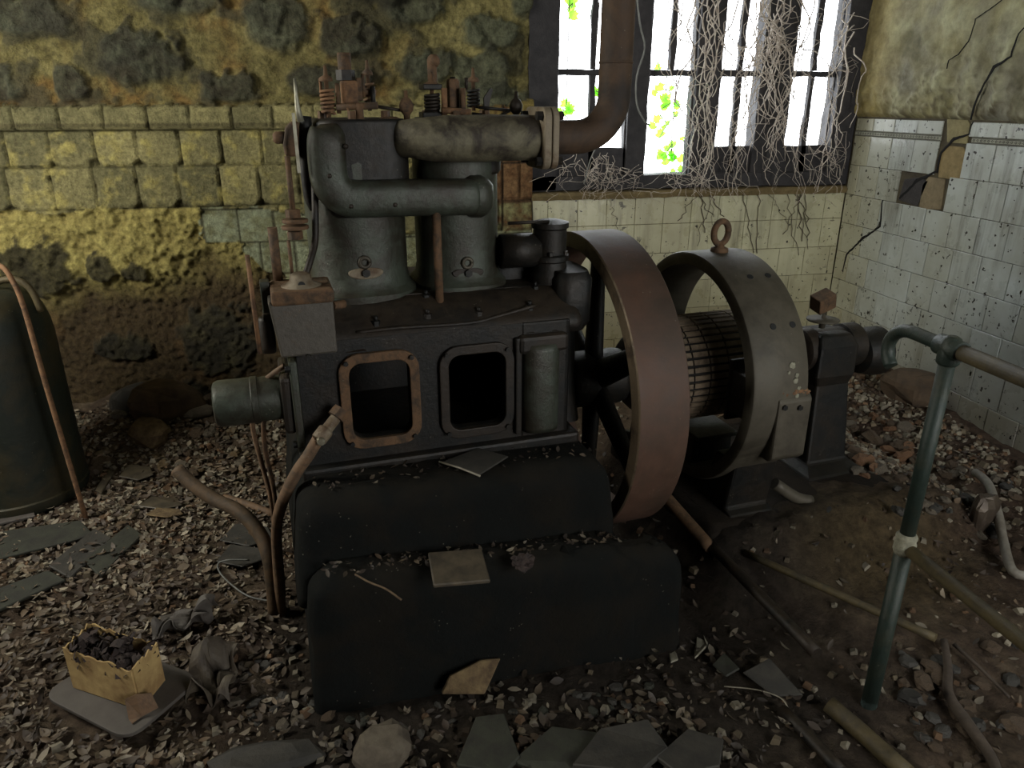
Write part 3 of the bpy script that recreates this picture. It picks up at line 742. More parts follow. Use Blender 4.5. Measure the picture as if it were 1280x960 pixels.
# vertical rounded housing right of the openings
p0 = LP(656, 440, v=-0.30); p1 = LP(700, 540, v=-0.30)
b = EM(); b.loft([sup(0.118, -0.27, z, r, r * .9, 2.6) for z, r in ((0.645, 0.058), (0.66, 0.06), (0.905, 0.06), (0.925, 0.055), (0.93, 0.03))]); b.build('valve_tappet_housing', 'green')
b = EM(); b.box((0.045, -0.31, 0.90), (0.20, -0.20, 0.955)); b.build('housing_cap', 'oily_brown', None, 0.012)
b = EM(); b.box((0.035, -0.3, 0.64), (0.055, -0.25, 0.95)); b.build('rib', 'oily', None, 0.004)
# cylinders
def cyl(sc, w, top):
    b = EM()
    prof = [(1.06, w + 0.02, 2.8), (1.08, w + 0.02, 2.8), (1.095, w + 0.006, 2.5), (1.13, w, 2.4), (1.22, w, 2.4), (1.40, w, 2.4), (top - 0.06, w, 2.5), (top - 0.02, w - 0.003, 2.6), (top, w - 0.012, 2.8)]
    b.loft([sup(sc, 0.0, z, r, r * 1.12, p) for z, r, p in prof]); return b.build('cylinder', 'green', None, autosmooth=40)
c1 = cyl(-0.368, 0.143, 1.50); c2 = cyl(-0.062, 0.124, 1.47)
# raised dark upper recess block of cylinder one and its head plate
b = EM(); b.loft([sup(-0.345, -0.01, z, r, .150, 4) for z, r in ((1.30, 0.125), (1.31, 0.13), (1.545, 0.13), (1.555, .12))]); b.build('cylinder_head', 'oily')
b = EM(); b.loft([sup(-0.05, 0.02, z, r, .14, 4) for z, r in ((1.40, 0.11), (1.41, 0.118), (1.545, 0.118), (1.555, .11))]); b.build('cylinder_head', 'oily')
for sx in (-0.345, -0.05):
    for a in range(6):
        q = EM(); hexnut(q, (sx + 0.1 * math.cos(a * PI / 3 + .3), 0.02 + .11 * math.sin(a * PI / 3 + .3), 1.565), 0.011, 0.02); q.build('head_nut', 'rust')
# cleaning covers low on each cylinder
for (px, py, sx) in ((457, 340, c1), (584, 340, c2)):
    vv = -0.150 if sx is c1 else -0.128; p = LP(px, py, v=vv); b = EM()
    b.loft([[Vector((p.x + x * 0.05, vv - .012 + y, p.z + z * 0.02)) for x, z in [(math.cos(a) * 1.0, math.sin(a) * (1 if math.sin(a) < 0 else 0.75)) for a in [2 * PI * k / 20 for k in range(20)]]] for y in (0.03, 0.0)], True, False)
    o = b.build('cleaning_cover', 'flange' if px < 500 else 'oily_brown', None, 0.004)
    q = EM(); q.tube([(p.x - 0.002 + 0.014 * math.cos(a), vv - .014, p.z + 0.030 + 0.014 * math.sin(a)) for a in [2 * PI * k / 14 for k in range(15)]], 0.006, 6); q.build('lug', 'stator', o)
    q = EM(); hexnut(q, (p.x, vv - .016, p.z), 0.012, 0.014, 'Y'); q.build('cover_nut', 'oily', o)
# water pipe: vertical elbow casting turning into the horizontal cross pipe
def boxy(path, hw, hd, p=3.0, n=24, curve=5):
    """boxy-round casting swept in the s-z plane"""
    pts = [Vector(q) for q in path]; out = []
    for i in range(len(pts) - 1):
        p0 = pts[max(i - 1, 0)]; p1 = pts[i]; p2 = pts[i + 1]; p3 = pts[min(i + 2, len(pts) - 1)]
        for k in range(curve):
            t = k / curve; out.append(0.5 * ((2 * p1) + (-p0 + p2) * t + (2 * p0 - 5 * p1 + 4 * p2 - p3) * t * t + (-p0 + 3 * p1 - 3 * p2 + p3) * t ** 3))
    out.append(pts[-1]); rings = []; m = len(out)
    for i, q in enumerate(out):
        t = (out[min(i + 1, m - 1)] - out[max(i - 1, 0)]).normalized(); w = Vector((-t.z, 0, t.x)); y = Vector((0, 1, 0))
        e = min(i, m - 1 - i); k = (0.72, 0.93, 1.0)[min(e, 2)]
        rings.append([q + w * hw * k * math.copysign(abs(math.cos(a)) ** (2 / p), math.cos(a)) + y * hd * k * math.copysign(abs(math.sin(a)) ** (2 / p), math.sin(a)) for a in [2 * PI * j / n for j in range(n)]])
    return rings
b = EM(); b.loft(boxy([(-0.438, -0.135, 1.545), (-0.438, -0.155, 1.53), (-0.447, -0.165, 1.50), (-0.450, -0.165, 1.44), (-0.445, -0.165, 1.395), (-0.42, -0.165, 1.363), (-0.38, -0.165, 1.352), (-0.25, -0.165, 1.35), (-0.10, -0.165, 1.346), (-0.05, -0.16, 1.345), (-0.035, -0.15, 1.345)], 0.050, 0.045, 3.0))
wp = b.build('water_pipe', 'green', autosmooth=50)
for (px, py) in ((439, 258), (494, 256), (432, 183), (412, 220)):
    p = LP(px, py, v=-0.21); q = EM(); q.ball((p.x, -0.206, p.z), 0.008, n=8); q.build('stud', 'oily_brown', wp)
b = EM(); b.loft([sup(-0.035, -0.14, z, r, r * 1.15, 2.2) for z, r in ((1.285, .02), (1.297, .038), (1.315, .049), (1.345, .052), (1.375, .049), (1.392, .036), (1.402, .015))]); b.build('pipe_elbow', 'green', wp)
# slim rusty drain pipe between the cylinders
a = LP(545, 262, v=-0.19); c = LP(550, 392, v=-0.19)
b = EM(); b.tube([a, c], 0.0125, 14); b.build('drain_pipe', 'rust')
# exhaust manifold
zc = 1.503
b = EM()
rings = []
for (x, y, z, r, r2) in ((-0.275, -0.075, 1.50, 0.03, 0.03), (-0.27, -0.11, 1.503, 0.042, .04), (-0.25, -0.145, 1.505, 0.046, .045), (-0.215, -0.165, 1.505, 0.052, .055), (-0.17, -0.172, 1.503, 0.058, .062), (-0.12, -0.17, 1.503, 0.062, .064), (0.0, -0.17, 1.503, 0.0625, .064), (0.10, -0.17, 1.503, 0.062, .064), (0.16, -0.17, 1.50, 0.062, .064)):
    rings.append([Vector((x, y, z)) + Vector((0, r2 * math.cos(t), r * math.sin(t))) for t in [2 * PI * j / 28 for j in range(28)]])
b.loft(rings); mf = b.build('exhaust_manifold', 'manifold', autosmooth=50)
for (x, y) in ((-0.262, -0.10), (-0.0, -0.09)):
    b = EM(); b.box((x - 0.01, y, 1.45), (x + 0.07, 0.02, 1.55)); b.build('port_branch', 'oily_brown', mf, 0.02)
b = EM(); fx = LP(685, 180, v=-0.17).x - 0.016
b.prism(rr(-0.17 - 0.085, zc - 0.083, -0.17 + 0.085, zc + 0.083, 0.03), fx - 0.026, fx - 0.004, 'X'); fl1 = b.build('flange', 'flange', mf, 0.004)
for (dy, dz) in ((-.062, -.06), (.062, -.06), (-.062, .06), (.062, .06)):
    q = EM(); hexnut(q, (fx - 0.034, -0.17 + dy, zc + dz), 0.013, 0.018, 'X'); q.build('flange_bolt', 'oily', fl1)
# valve gear
def P(x, y, v): return LP(x, y, v=v)
def coil(mb, c, r, z0, z1, turns, w):
    n = turns * 12; mb.tube([(c[0] + r * math.cos(2 * PI * k / 12), c[1] + r * math.sin(2 * PI * k / 12), z0 + (z1 - z0) * k / n) for k in range(n + 1)], w, 5)
def spring(px, y0, y1, v, r, turns, mat='rust_light'):
    a, c = P(px, y1, v), P(px, y0, v); b = EM(); coil(b, (a.x, v), r, a.z, c.z, turns, r * .24)
    o = b.build('valve_spring', mat); q = EM(); q.lathe([(0.006, -0.01), (0.006, c.z - a.z + .02), (r * 1.1, c.z - a.z + .021), (r * 1.0, c.z - a.z + .030), (0.006, c.z - a.z + .036), (0.004, c.z - a.z + .06)], (a.x, v, a.z), 'Z', 12); q.build('valve_stem', 'rust', o); return o
spring(411, 112, 142, -0.06, 0.017, 6)
spring(462, 104, 134, 0.02, 0.014, 5, 'rust')
spring(541, 118, 148, -0.03, 0.02, 7, 'oily_brown')
spring(592, 112, 134, 0.03, 0.017, 5, 'oily')
def post(name, x, y0, y1, v, r, mat, n=12):
    a, c = P(x, y1, v), P(x, y0, v); b = EM(); b.tube([a, Vector((a.x, a.y, c.z))], r, n); return b.build(name, mat)
# first cylinder: injector pipe, rocker block, levers, posts
post('injector_pipe', 432, 66, 100, -0.03, 0.0185, 'rust'); 
a = P(432, 94, -0.03); b = EM(); hexnut(b, (a.x, -0.03, a.z), 0.026, 0.026); b.build('union_nut', 'oily')
def blk(name, x0, y0, x1, y1, v0, v1, mat, bev=0.004):
    a = P(x0, y1, v0); c = P(x1, y0, v0); b = EM(); b.box((a.x, v0, a.z), (c.x, v1, c.z)); return b.build(name, mat, None, bev)
blk('rocker_bracket', 429, 100, 447, 134, -0.05, 0.0, 'rust_light', 0.008)
blk('rocker_bracket', 447, 97, 452, 126, -0.03, 0.0, 'rust', 0.003)
post('bracket_post', 424, 104, 142, -0.05, 0.006, 'rust'); post('bracket_post', 402, 98, 122, -0.03, 0.004, 'rust_light'); post('bracket_post', 455, 92, 122, -0.02, 0.005, 'rust'); post('bracket_post', 467, 108, 134, -0.02, 0.007, 'oily')
for (x0, y0, x1, y1, v, r, mt, nm) in ((420, 134, 472, 132, -.075, .0095, 'rust', 'rocker_arm'), (470, 133, 508, 139, -.06, .0045, 'oily_brown', 'link_rod'), (434, 135, 446, 161, -.085, .003, 'rust_light', 'link_rod'), (436, 112, 470, 116, 0, .009, 'rust', 'rocker_arm')):
    a, c = P(x0, y0, v), P(x1, y1, v); b = EM(); b.tube([a, c], r, 10); b.build(nm, mt)
a = P(451, 160, -.08); b = EM(); b.lathe([(0.014, -0.005), (0.015, 0.02), (0.011, 0.025), (0.010, 0.06), (.007, .065)], a, 'Z', 14); b.build('fuel_valve', 'rust')
for (px, py, v, k) in ((509, 155, -.07, 1.0), (645, 154, -.05, 0.95)):
    a = P(px, py, v); b = EM(); b.lathe([(0.009 * k, -0.02), (0.009 * k, 0.024), (0.019 * k, 0.036), (0.021 * k, 0.05), (0.014 * k, 0.064), (0.006 * k, 0.07), (0.005 * k, 0.088)], a, 'Z', 16); b.build('grease_cup', 'rust' if px < 600 else 'oily_brown')
blk('bracket_foot', 478, 146, 500, 160, -0.08, -0.02, 'rust', 0.008)
# second cylinder
post('injector_pipe', 541, 74, 112, -0.02, 0.0135, 'rust'); a = P(542, 76, -.02); b = EM(); b.ball((a.x, -.02, a.z), 0.019, n=12); b.build('union_nut', 'rust')
blk('spring_cage', 529, 105, 553, 112, -0.06, 0.0, 'oily', 0.003); blk('spring_cage', 529, 140, 553, 150, -0.06, 0.0, 'oily', 0.003)
blk('rocker_bracket', 562, 98, 575, 138, -0.04, 0.0, 'rust', 0.008)
post('bracket_post', 556, 110, 144, -0.06, 0.0085, 'rust_light'); post('bracket_post', 579, 110, 146, -0.06, 0.0085, 'rust'); post('bracket_post', 566, 96, 112, -0.02, 0.008, 'oily'); post('bracket_post', 583, 97, 112, -0.01, 0.005, 'oily_brown')
for (x0, y0, x1, y1, v, r, mt, nm) in ((552, 138, 588, 140, -.07, .009, 'rust_light', 'rocker_arm'), (598, 134, 638, 138, -.05, .0045, 'oily', 'link_rod'), (638, 138, 622, 146, -.05, .004, 'oily', 'link_rod'), (590, 142, 630, 146, -.05, .004, 'oily', 'link_rod')):
    a, c = P(x0, y0, v), P(x1, y1, v); b = EM(); b.tube([a, c], r, 10); b.build(nm, mt)
b = EM(); pts = [P(x, y, -.03) for x, y in ((606, 144), (605, 122), (613, 110), (616, 112), (612, 128), (611, 144))]; b.prism([(p.x, p.z) for p in pts], -0.03, -0.022); b.build('stop_blade', 'oily')
# left side: long rod, brown housing, steel strip, couplings
a = P(368, 98, -.16); c = P(372, 135, -.16); b = EM(); b.tube([a, a.lerp(c, .5), c, P(376, 152, -.16)], [.003, .0045, .007, .009], 8); b.build('hand_lever', 'steel')
b = EM(); pts = [P(x, y, -.14) for x, y in ((364, 152), (374, 152), (374, 196), (357, 196), (354, 180), (357, 160))]; b.prism([(p.x, p.z) for p in pts], -0.14, -0.09); b.build('speeder_housing', 'rust', None, .006)
a = P(356, 172, -.115); b = EM(); b.lathe([(.01, -.03), (.016, -.022), (.016, 0), (.008, .004)], (a.x, -.115, a.z), 'X', 14); b.build('speeder_knob', 'rust')
a = P(374, 216, -.19); c = P(374, 141, -.19); b = EM(); b.box((a.x - .004, -.195, a.z), (a.x + .004, -.187, c.z)); b.build('guide_strip', 'steel')
b = EM(); b.tube([P(382, 145, -.10), P(382, 200, -.10), P(386, 245, -.10), P(392, 262, -.1)], [.016, .018, .014, .010], 12, curve=3); b.build('pushrod_tube', 'oily')
post('control_rod', 366, 195, 262, -0.16, 0.0075, 'rust')
for (x, y, r, h, n) in ((366, 267, .020, .022, 6), (369, 276, .034, .010, 14), (369, 284, .036, .010, 14), (369, 294, .021, .022, 6)):
    a = P(x, y, -.16); b = EM(); b.lathe([(r, -h / 2), (r, h / 2)], (a.x, -.16, a.z), 'Z', n, True, n > 8); b.build('coupling_nut', 'rust', None, .002)
post('control_rod', 348, 284, 352, -0.20, 0.013, 'rust'); post('control_rod', 366, 300, 350, -0.17, 0.005, 'rust')
b = EM(); b.tube([P(393, 225, -.13), P(394, 262, -.14), P(394, 300, -.15), P(388, 325, -.18), P(380, 350, -.2)], .0095, 10, curve=4); b.build('oil_pipe', 'oily_brown')
# oil pump box with lid and filler
def pbox(name, x0, y0, x1, y1, v0, v1, mat, bev, par=None):
    a = P(x0, y1, v0); c = P(x1, y0, v0); b = EM(); b.box((a.x, v0, a.z), (c.x, v1, c.z)); return b.build(name, mat, par, bev)
a = P(352, 448, -.33); c = P(416, 372, -.33)
b = EM(); b.loft([[Vector(q) for q in ((a.x - k, -.33, z), (c.x, -.33, z), (c.x, -.20, z), (a.x - k, -.20, z))] for k, z in ((0, a.z), (0.018, c.z))], True, False)
ob = b.build('oil_pump_box', 'box', None, .006)
b = EM(); l0 = P(340, 384, -.34); l1 = P(417, 360, -.34); b.box((l0.x, -.345, l0.z), (l1.x, -.19, l1.z)); b.build('box_lid', 'rust', ob, .008)
a = P(377, 360, -.29); b = EM(); b.lathe([(.055, -.006), (.052, .006), (.030, .016), (.026, .034), (.018, .038)], (a.x, -.28, a.z), 'Z', 20); b.build('filler_cap', 'flange', ob)
a = P(377, 356, -.31); b = EM(); b.lathe([(.009, -.004), (.009, 0)], (a.x, -.311, a.z), 'Y', 14); b.build('filler_hole', 'black', ob)
a = P(386, 446, -.335); b = EM(); hexnut(b, (a.x, -.335, a.z), .007, .012, 'Y'); b.build('drain_plug', 'oily', ob)
b = EM(); b.tube([P(416, 382, -.28), P(430, 380, -.26)], .012, 10); b.build('outlet_stub', 'rust', ob)
# brackets left of the box
post('side_rod', 325, 318, 442, -0.26, 0.006, 'rust_light')
pbox('side_bracket', 329, 352, 336, 392, -.25, -.21, 'green', .003); pbox('side_bracket', 329, 392, 345, 402, -.25, -.19, 'oily_brown', .003); pbox('side_bracket', 336, 354, 346, 390, -.22, -.2, 'black', .002)
a = P(337, 440, -.23); b = EM(); b.lathe([(.018, 0), (.02, .02), (.02, .09), (.016, .1)], (a.x, -.23, a.z), 'Z', 16); b.build('side_valve', 'oily_brown')
# side bearing plate and cylindrical shaft cover pointing left
b = EM(); x = S0 - 0.001
b.prism([(-0.31, 0.70), (-0.29, 0.945), (-0.05, 0.945), (-0.05, 0.67), (-0.28, 0.67)], x - 0.022, x, 'X'); b.build('side_plate', 'green', None, .006)
b = EM(); b.prism([(-0.285, 0.73), (-0.285, 0.90), (-0.08, 0.90), (-0.08, 0.73)], x - 0.05, x - 0.018, 'X'); b.build('side_plate', 'oily_brown', None, .012)
zc_ = 0.815
b = EM(); b.lathe([(.062, x - .03), (.0635, x - .055), (.0635, x - .11), (.067, x - .112), (.067, x - .128), (.065, x - .13), (.0655, x - .215), (.060, x - .226), (.05, x - .23)], (0, -.20, zc_), 'X', 36); b.build('shaft_cover', 'green', autosmooth=40)
for (dy, dz) in ((-.285, .925), (-.285, .70), (-.10, .92)):
    q = EM(); hexnut(q, (x - .026, dy, dz), .010, .014, 'X'); q.build('plate_bolt', 'oily')
# governor / fuel pump on the right of the deck
b = EM(); b.lathe([(.060, 1.07), (.062, 1.10), (.055, 1.11), (.053, 1.135), (.060, 1.14), (.060, 1.155), (.052, 1.16), (.052, 1.235), (.058, 1.24), (.058, 1.255), (.03, 1.262)], (0.205, -0.12, -0.0), 'Z', 26); gv = b.build('fuel_pump', 'oily', autosmooth=40)
for k in range(6):
    q = EM(); hexnut(q, (.205 + .054 * math.cos(k * PI / 3 + .2), -.12 + .054 * math.sin(k * PI / 3 + .2), 1.165), .008, .012); q.build('pump_nut', 'oily_brown', gv)
b = EM(); b.tube([(0.05, -.10, 1.17), (0.17, -.11, 1.17)], .052, 20); b.build('pump_inlet', 'oily')
b = EM(); b.loft([sup(0.15, 0.08, z, rx, ry, 3.5) for z, rx, ry in ((1.04, .13, .14), (1.06, .135, .14), (1.14, .13, .13), (1.16, .11, .11))]); b.build('rear_casing', 'oily', autosmooth=40)
b = EM(); b.tube([(0.06, -.15, 1.262), (0.19, -.15, 1.262)], .005, 8); b.build('fuel_pipe', 'oily_brown')
b = EM(); b.loft([sup(0.255, -.12, z, rx, ry, 3.5) for z, rx, ry in ((0.93, .045, .10), (0.96, .06, .12), (1.09, .065, .12), (1.115, .055, .10))]); b.build('pump_bracket', 'oily', autosmooth=40)
b = EM(); b.loft([sup(0.27, -.02, z, rx, ry, 3) for z, rx, ry in ((0.60, .05, .16), (0.70, .045, .12), (0.88, .05, .10), (.99, .05, .10))]); b.build('main_bearing_housing', 'oily', autosmooth=40)
# crankshaft and flywheel
ZC = 0.677
b = EM(); b.lathe([(.045, 0.2), (.045, 0.35), (.048, 0.52), (.048, 0.66)], (0, 0, ZC), 'X', 28); b.build('crankshaft', 'flange')
SA, SB, RO = 0.341, 0.510, 0.517
fw = EM(); prof = [(SA, RO - 0.05), (SA, RO - 0.004), (SA + 0.004, RO), (SB - 0.004, RO), (SB, RO - .004), (SB, RO - 0.05), (SB - .05, RO - 0.06), (SA + .05, RO - 0.06)]
n = 128; rings = [[Vector((x_, r_ * math.cos(2 * PI * j / n), ZC + r_ * math.sin(2 * PI * j / n))) for x_, r_ in prof] for j in range(n)]
fw.loft(rings, False, True, closed=True)
k = len(prof)
for i in range(len(fw.mi)):
    if i % k in (0, 1): fw.mi[i] = 1
fwo = fw.build('flywheel_rim', ['rim', 'rim_edge'], autosmooth=25)
sc_ = (SA + SB) / 2
for k in range(6):
    a = 2 * PI * k / 6 + R_(91); b = EM(); u = Vector((0, math.cos(a), math.sin(a))); w = Vector((0, -math.sin(a), math.cos(a))); rings = []
    for t in (0.05, 0.12, 0.25, 0.38, 0.44, 0.462):
        hw = 0.056 - 0.05 * t + (0.02 if t > .44 else 0); hs = 0.030 - 0.018 * t + (0.008 if t > .44 else 0)
        rings.append([Vector((sc_, 0, ZC)) + u * t + w * hw * math.cos(q) + Vector((1, 0, 0)) * hs * math.sin(q) for q in [2 * PI * j / 16 for j in range(16)]])
    b.loft(rings, True, True); b.build('spoke', 'oily', fwo)
b = EM(); b.lathe([(.06, SA - .03), (.095, SA - .02), (.10, SA), (.10, SB), (.095, SB + .02), (.06, SB + .03)], (0, 0, ZC), 'X', 32); b.build('hub', 'oily', fwo)

# ================================================================== EXHAUST PIPE
ex = empty('exhaust_pipe', tuple(E2W(fx + 0.03, -0.17, ZC)), TH); tag(ex, 'thick rusty exhaust pipe curving up in front of the window from the flanged manifold', 'pipe')
X0 = fx + 0.03
def XE(s, v, z): return Vector((s - X0, v + 0.17, z - ZC))
path = []
e1 = LP(770, 60, v=-0.17); rb = 0.115; xs = e1.x + 0.002
path += [XE(fx + 0.004, -0.17, 1.503), XE(xs - rb, -0.17, 1.503)]
for k in range(1, 10):
    a = PI / 2 * k / 10; path.append(XE(xs - rb + rb * math.sin(a), -0.17, 1.503 + rb * (1 - math.cos(a))))
path += [XE(xs, -0.17, 1.503 + rb), XE(xs, -.17, 1.62), XE(xs, -.17, 1.8), XE(xs + .0, -.17, 2.4), XE(xs, -.17, 2.975)]
b = MB(); b.tube(path, 0.0475, 28); b.build('pipe', 'exhaust', ex, autosmooth=50)
b = MB(); b.prism(rr(-0.085, -0.083 + 1.503 - ZC, 0.085, 0.083 + 1.503 - ZC, 0.03), fx - 0.002 - X0, fx + 0.018 - X0, 'X'); f2 = b.build('flange', 'flange', ex, .004)
for (dy, dz) in ((-.062, -.06), (.062, -.06), (-.062, .06), (.062, .06)):
    q = MB(); hexnut(q, (fx + 0.026 - X0, dy, 1.503 - ZC + dz), 0.013, 0.016, 'X'); q.build('flange_bolt', 'oily_brown', f2)
b = MB(); b.lathe([(.0495, 0), (.0495, .006)], XE(xs, -.17, 1.70), 'Z', 28); b.build('weld_seam', 'exhaust', ex)

# ================================================================== GENERATOR
gb = empty('generator_foundation', tuple(O_), TH); tag(gb, 'low dirt-covered concrete bed under the generator, right of the flywheel', 'foundation')
b = MB(); taper(b, 0.66, 1.64, -0.46, 0.48, -0.12, 0.212, 0.06, 0.05); b.build('bed', 'bed', gb)
ge = empty('generator', tuple(E2W(0.9, 0, 0.2)), TH); tag(ge, 'grey iron dynamo with ring-shaped frame and lifting eye, right of the rusty flywheel', 'generator')
GS, GZ = 0.9, 0.2
class GM(MB):
    def build(s, name, mats, parent=None, bevel=0, seg=2, **k):
        d = Vector((GS, 0, GZ)); s.v = [p - d for p in s.v]; return MB.build(s, name, mats, parent or ge, bevel, seg, **k)
SG0, SG1, RG = 0.797, 1.012, 0.424
b = GM(); prof = [(SG0, RG - 0.045), (SG0, RG - 0.012), (SG0 + 0.004, RG - .004), (SG0 + 0.012, RG), (SG1 - 0.012, RG), (SG1 - .004, RG - .004), (SG1, RG - .012), (SG1, RG - 0.045)]
rings = [[Vector((x_, r_ * math.cos(2 * PI * j / n), ZC + r_ * math.sin(2 * PI * j / n))) for x_, r_ in prof] for j in range(n)]
b.loft(rings, False, True, closed=True); st = b.build('ring_frame', 'stator', autosmooth=30)
# holes and studs on the band
for ang, ds in ((62, -.03), (62, .04), (35, -.03), (35, .045), (-5, -.02), (-5, .05)):
    a = R_(180 - ang); q = GM(); c = Vector((0.905 + ds + .02, RG * math.cos(a), ZC + RG * math.sin(a))); nrm = Vector((0, math.cos(a), math.sin(a)))
    q.tube([c - nrm * .01, c + nrm * .0025], .011, 12); q.build('bolt_hole', 'black', st)
for ang, ds, rr_ in ((17, .02, .012), (12.5, .035, .008), (10, .03, .010), (6.5, .045, .007), (3, .04, .008), (14, .005, .006)):
    a = R_(180 - ang); q = GM(); c = Vector((0.905 + ds + .02, RG * math.cos(a), ZC + RG * math.sin(a))); nrm = Vector((0, math.cos(a), math.sin(a)))
    q.ball(c, rr_, (1, .35, 1.2), 10, .5, int(ang * 3)); q.build('dried_splash', 'weld', st)
# pole pieces inside
for a in (0.0, PI, -PI / 2):
    u = Vector((0, math.cos(a), math.sin(a))); w = Vector((0, -math.sin(a), math.cos(a))); X_ = Vector((1, 0, 0)); b = GM(); rings = []
    for t, hw, hs in ((RG - .04, .075, .085), (RG - .10, .075, .085), (RG - .155, .075, .085), (RG - .16, .11, .09), (RG - .175, .11, .09)):
        rings.append([Vector((.905, 0, ZC)) + u * t + w * hw * sx_ + X_ * hs * sy_ for sx_, sy_ in ((-1, -1), (1, -1), (1, 1), (-1, 1))])
    b.loft(rings, True, False); b.build('pole_piece', 'oily', ge, .008)
# armature with slotted windings
b = GM(); RA = 0.195
b.cur = 1; b.lathe([(.10, .60), (RA - .05, .615), (RA - .006, .64), (RA - .006, 1.06), (.10, 1.08)], (0, 0, ZC), 'X', 48)
b.cur = 0
for k in range(44):
    a = 2 * PI * k / 44; u = Vector((0, math.cos(a), math.sin(a))); w = Vector((0, -math.sin(a), math.cos(a)))
    for (x0, x1) in ((.65, .72), (.726, .785), (.791, .86), (.866, .95), (.956, 1.05)):
        r0, r1, h = RA - .012, RA, 0.0098
        vs = [Vector((x_, 0, ZC)) + u * r_ + w * h * s_ for x_ in (x0, x1) for r_, s_ in ((r0, -1), (r1, -.85), (r1, .85), (r0, 1))]
        b.add(vs, [(0, 4, 5, 1), (1, 5, 6, 2), (2, 6, 7, 3), (0, 1, 2, 3), (7, 6, 5, 4)], False)
b.build('armature', ['wind', 'slot'])
b = GM(); b.lathe([(.05, .55), (.12, .56), (.14, .58), (.14, .63)], (0, 0, ZC), 'X', 36); b.build('coupling_disc', 'oily')
b = GM(); b.lathe([(.04, .53), (.04, 1.70)], (0, 0, ZC), 'X', 24); b.build('shaft', 'oily')
# lifting eye
p = LP(902, 311, v=0.0); b = GM(); b.lathe([(.032, RG - .004), (.030, RG + .012), (.016, RG + .018), (.014, RG + .03)], (0.900, 0, ZC), 'Z', 18)
b.tube([(0.900 + .032 * math.cos(a), 0.004 * math.cos(a), ZC + RG + .066 + .040 * math.sin(a)) for a in [2 * PI * k / 28 for k in range(29)]], .0115, 10); b.build('lifting_eye', 'rust')
# terminal box low on the near side, feet
a = LP(968, 492, v=-.40); c = LP(1017, 566, v=-.40)
b = GM(); b.loft([[Vector(q) for q in ((a.x, v0, z_), (SG1 + .012, v0, z_), (SG1 + .012, -.28, z_), (a.x, -.28, z_))] for z_, v0 in ((c.z, -.41), (c.z + .02, -.432), (a.z - .02, -.432), (a.z, -.41))], True, False)
tb = b.build('terminal_box', 'stator', ge, .008)
b = GM()
for k in range(16):
    xx = a.x + .01 + k * (SG1 - a.x) / 16; b.ball((xx, -.418, a.z + rnd.uniform(-.004, .008)), rnd.uniform(.006, .013), (1, .6, .7), 8, .5, k)
b.build('rust_crust', 'rust_light', tb)
for px in (985, 1004):
    p = LP(px, 512, v=-.45); q = GM(); hexnut(q, (p.x, -.435, p.z), .010, .008, 'Y'); q.build('box_bolt', 'oily', tb)
b = GM(); b.loft([[Vector(q) for q in ((.83, v0, z_), (1.01, v0, z_), (1.01, v1, z_), (.83, v1, z_))] for z_, v0, v1 in ((.17, -.34, -.12), (.215, -.34, -.12), (.23, -.30, -.14), (.42, -.33, -.20))], True, False); b.build('foot', 'oily', ge, .01)
b = GM(); b.loft([[Vector(q) for q in ((.80, -v0, z_), (1.04, -v0, z_), (1.04, -v1, z_), (.80, -v1, z_))][::-1] for z_, v0, v1 in ((.19, -.44, -.16), (.225, -.44, -.16), (.235, -.40, -.18), (.42, -.37, -.25))], True, False); b.build('foot', 'oily', ge, .01)
b = GM(); b.tube([(1.03, -.30, .30), (1.12, -.32, .235), (1.18, -.33, .215)], .022, 14, curve=3); b.build('cable_gland', 'stator')
# outboard bearing pedestal
b = GM(); b.loft([[Vector(q) for q in ((s0, -v, z_), (s1, -v, z_), (s1, v, z_), (s0, v, z_))] for s0, s1, v, z_ in ((1.28, 1.56, .20, .18), (1.28, 1.56, .20, .215), (1.33, 1.52, .12, .24), (1.345, 1.50, .09, .56), (1.33, 1.51, .10, .60), (1.33, 1.51, .10, ZC + .04), (1.35, 1.49, .07, ZC + .085))], True, False); pd = b.build('bearing_pedestal', 'oily', ge, .01)
b = GM(); b.lathe([(.07, 1.30), (.085, 1.31), (.085, 1.36), (.078, 1.365), (.078, 1.50), (.088, 1.505), (.088, 1.57), (.07, 1.585)], (0, 0, ZC + .01), 'X', 28); b.build('bearing_shell', 'oily_brown', pd, autosmooth=40)
b = GM(); b.lathe([(.05, 1.58), (.085, 1.60), (.10, 1.66), (.10, 1.70), (.05, 1.71)], (0, 0, ZC - .03), 'X', 28); b.build('end_pulley', 'oily', ge, autosmooth=40)
a = LP(1024, 405, v=0.0); b = GM(); b.lathe([(.012, -.03), (.012, -.004), (.06, 0), (.062, .006), (.02, .010), (.008, .012), (.007, .055)], (1.385, -.02, ZC + .13), 'Z', 22); oc = b.build('oil_cup', 'stator', pd)
b = GM(); mt = Matrix.Translation((1.372, -.02, ZC + .205)) @ Matrix.Rotation(R_(-20), 4, 'Y') @ Matrix.Rotation(R_(15), 4, 'X'); b.box((-.038, -.03, -.03), (.038, .03, .035), mt); b.build('cup_lid', 'rust', oc, .004)

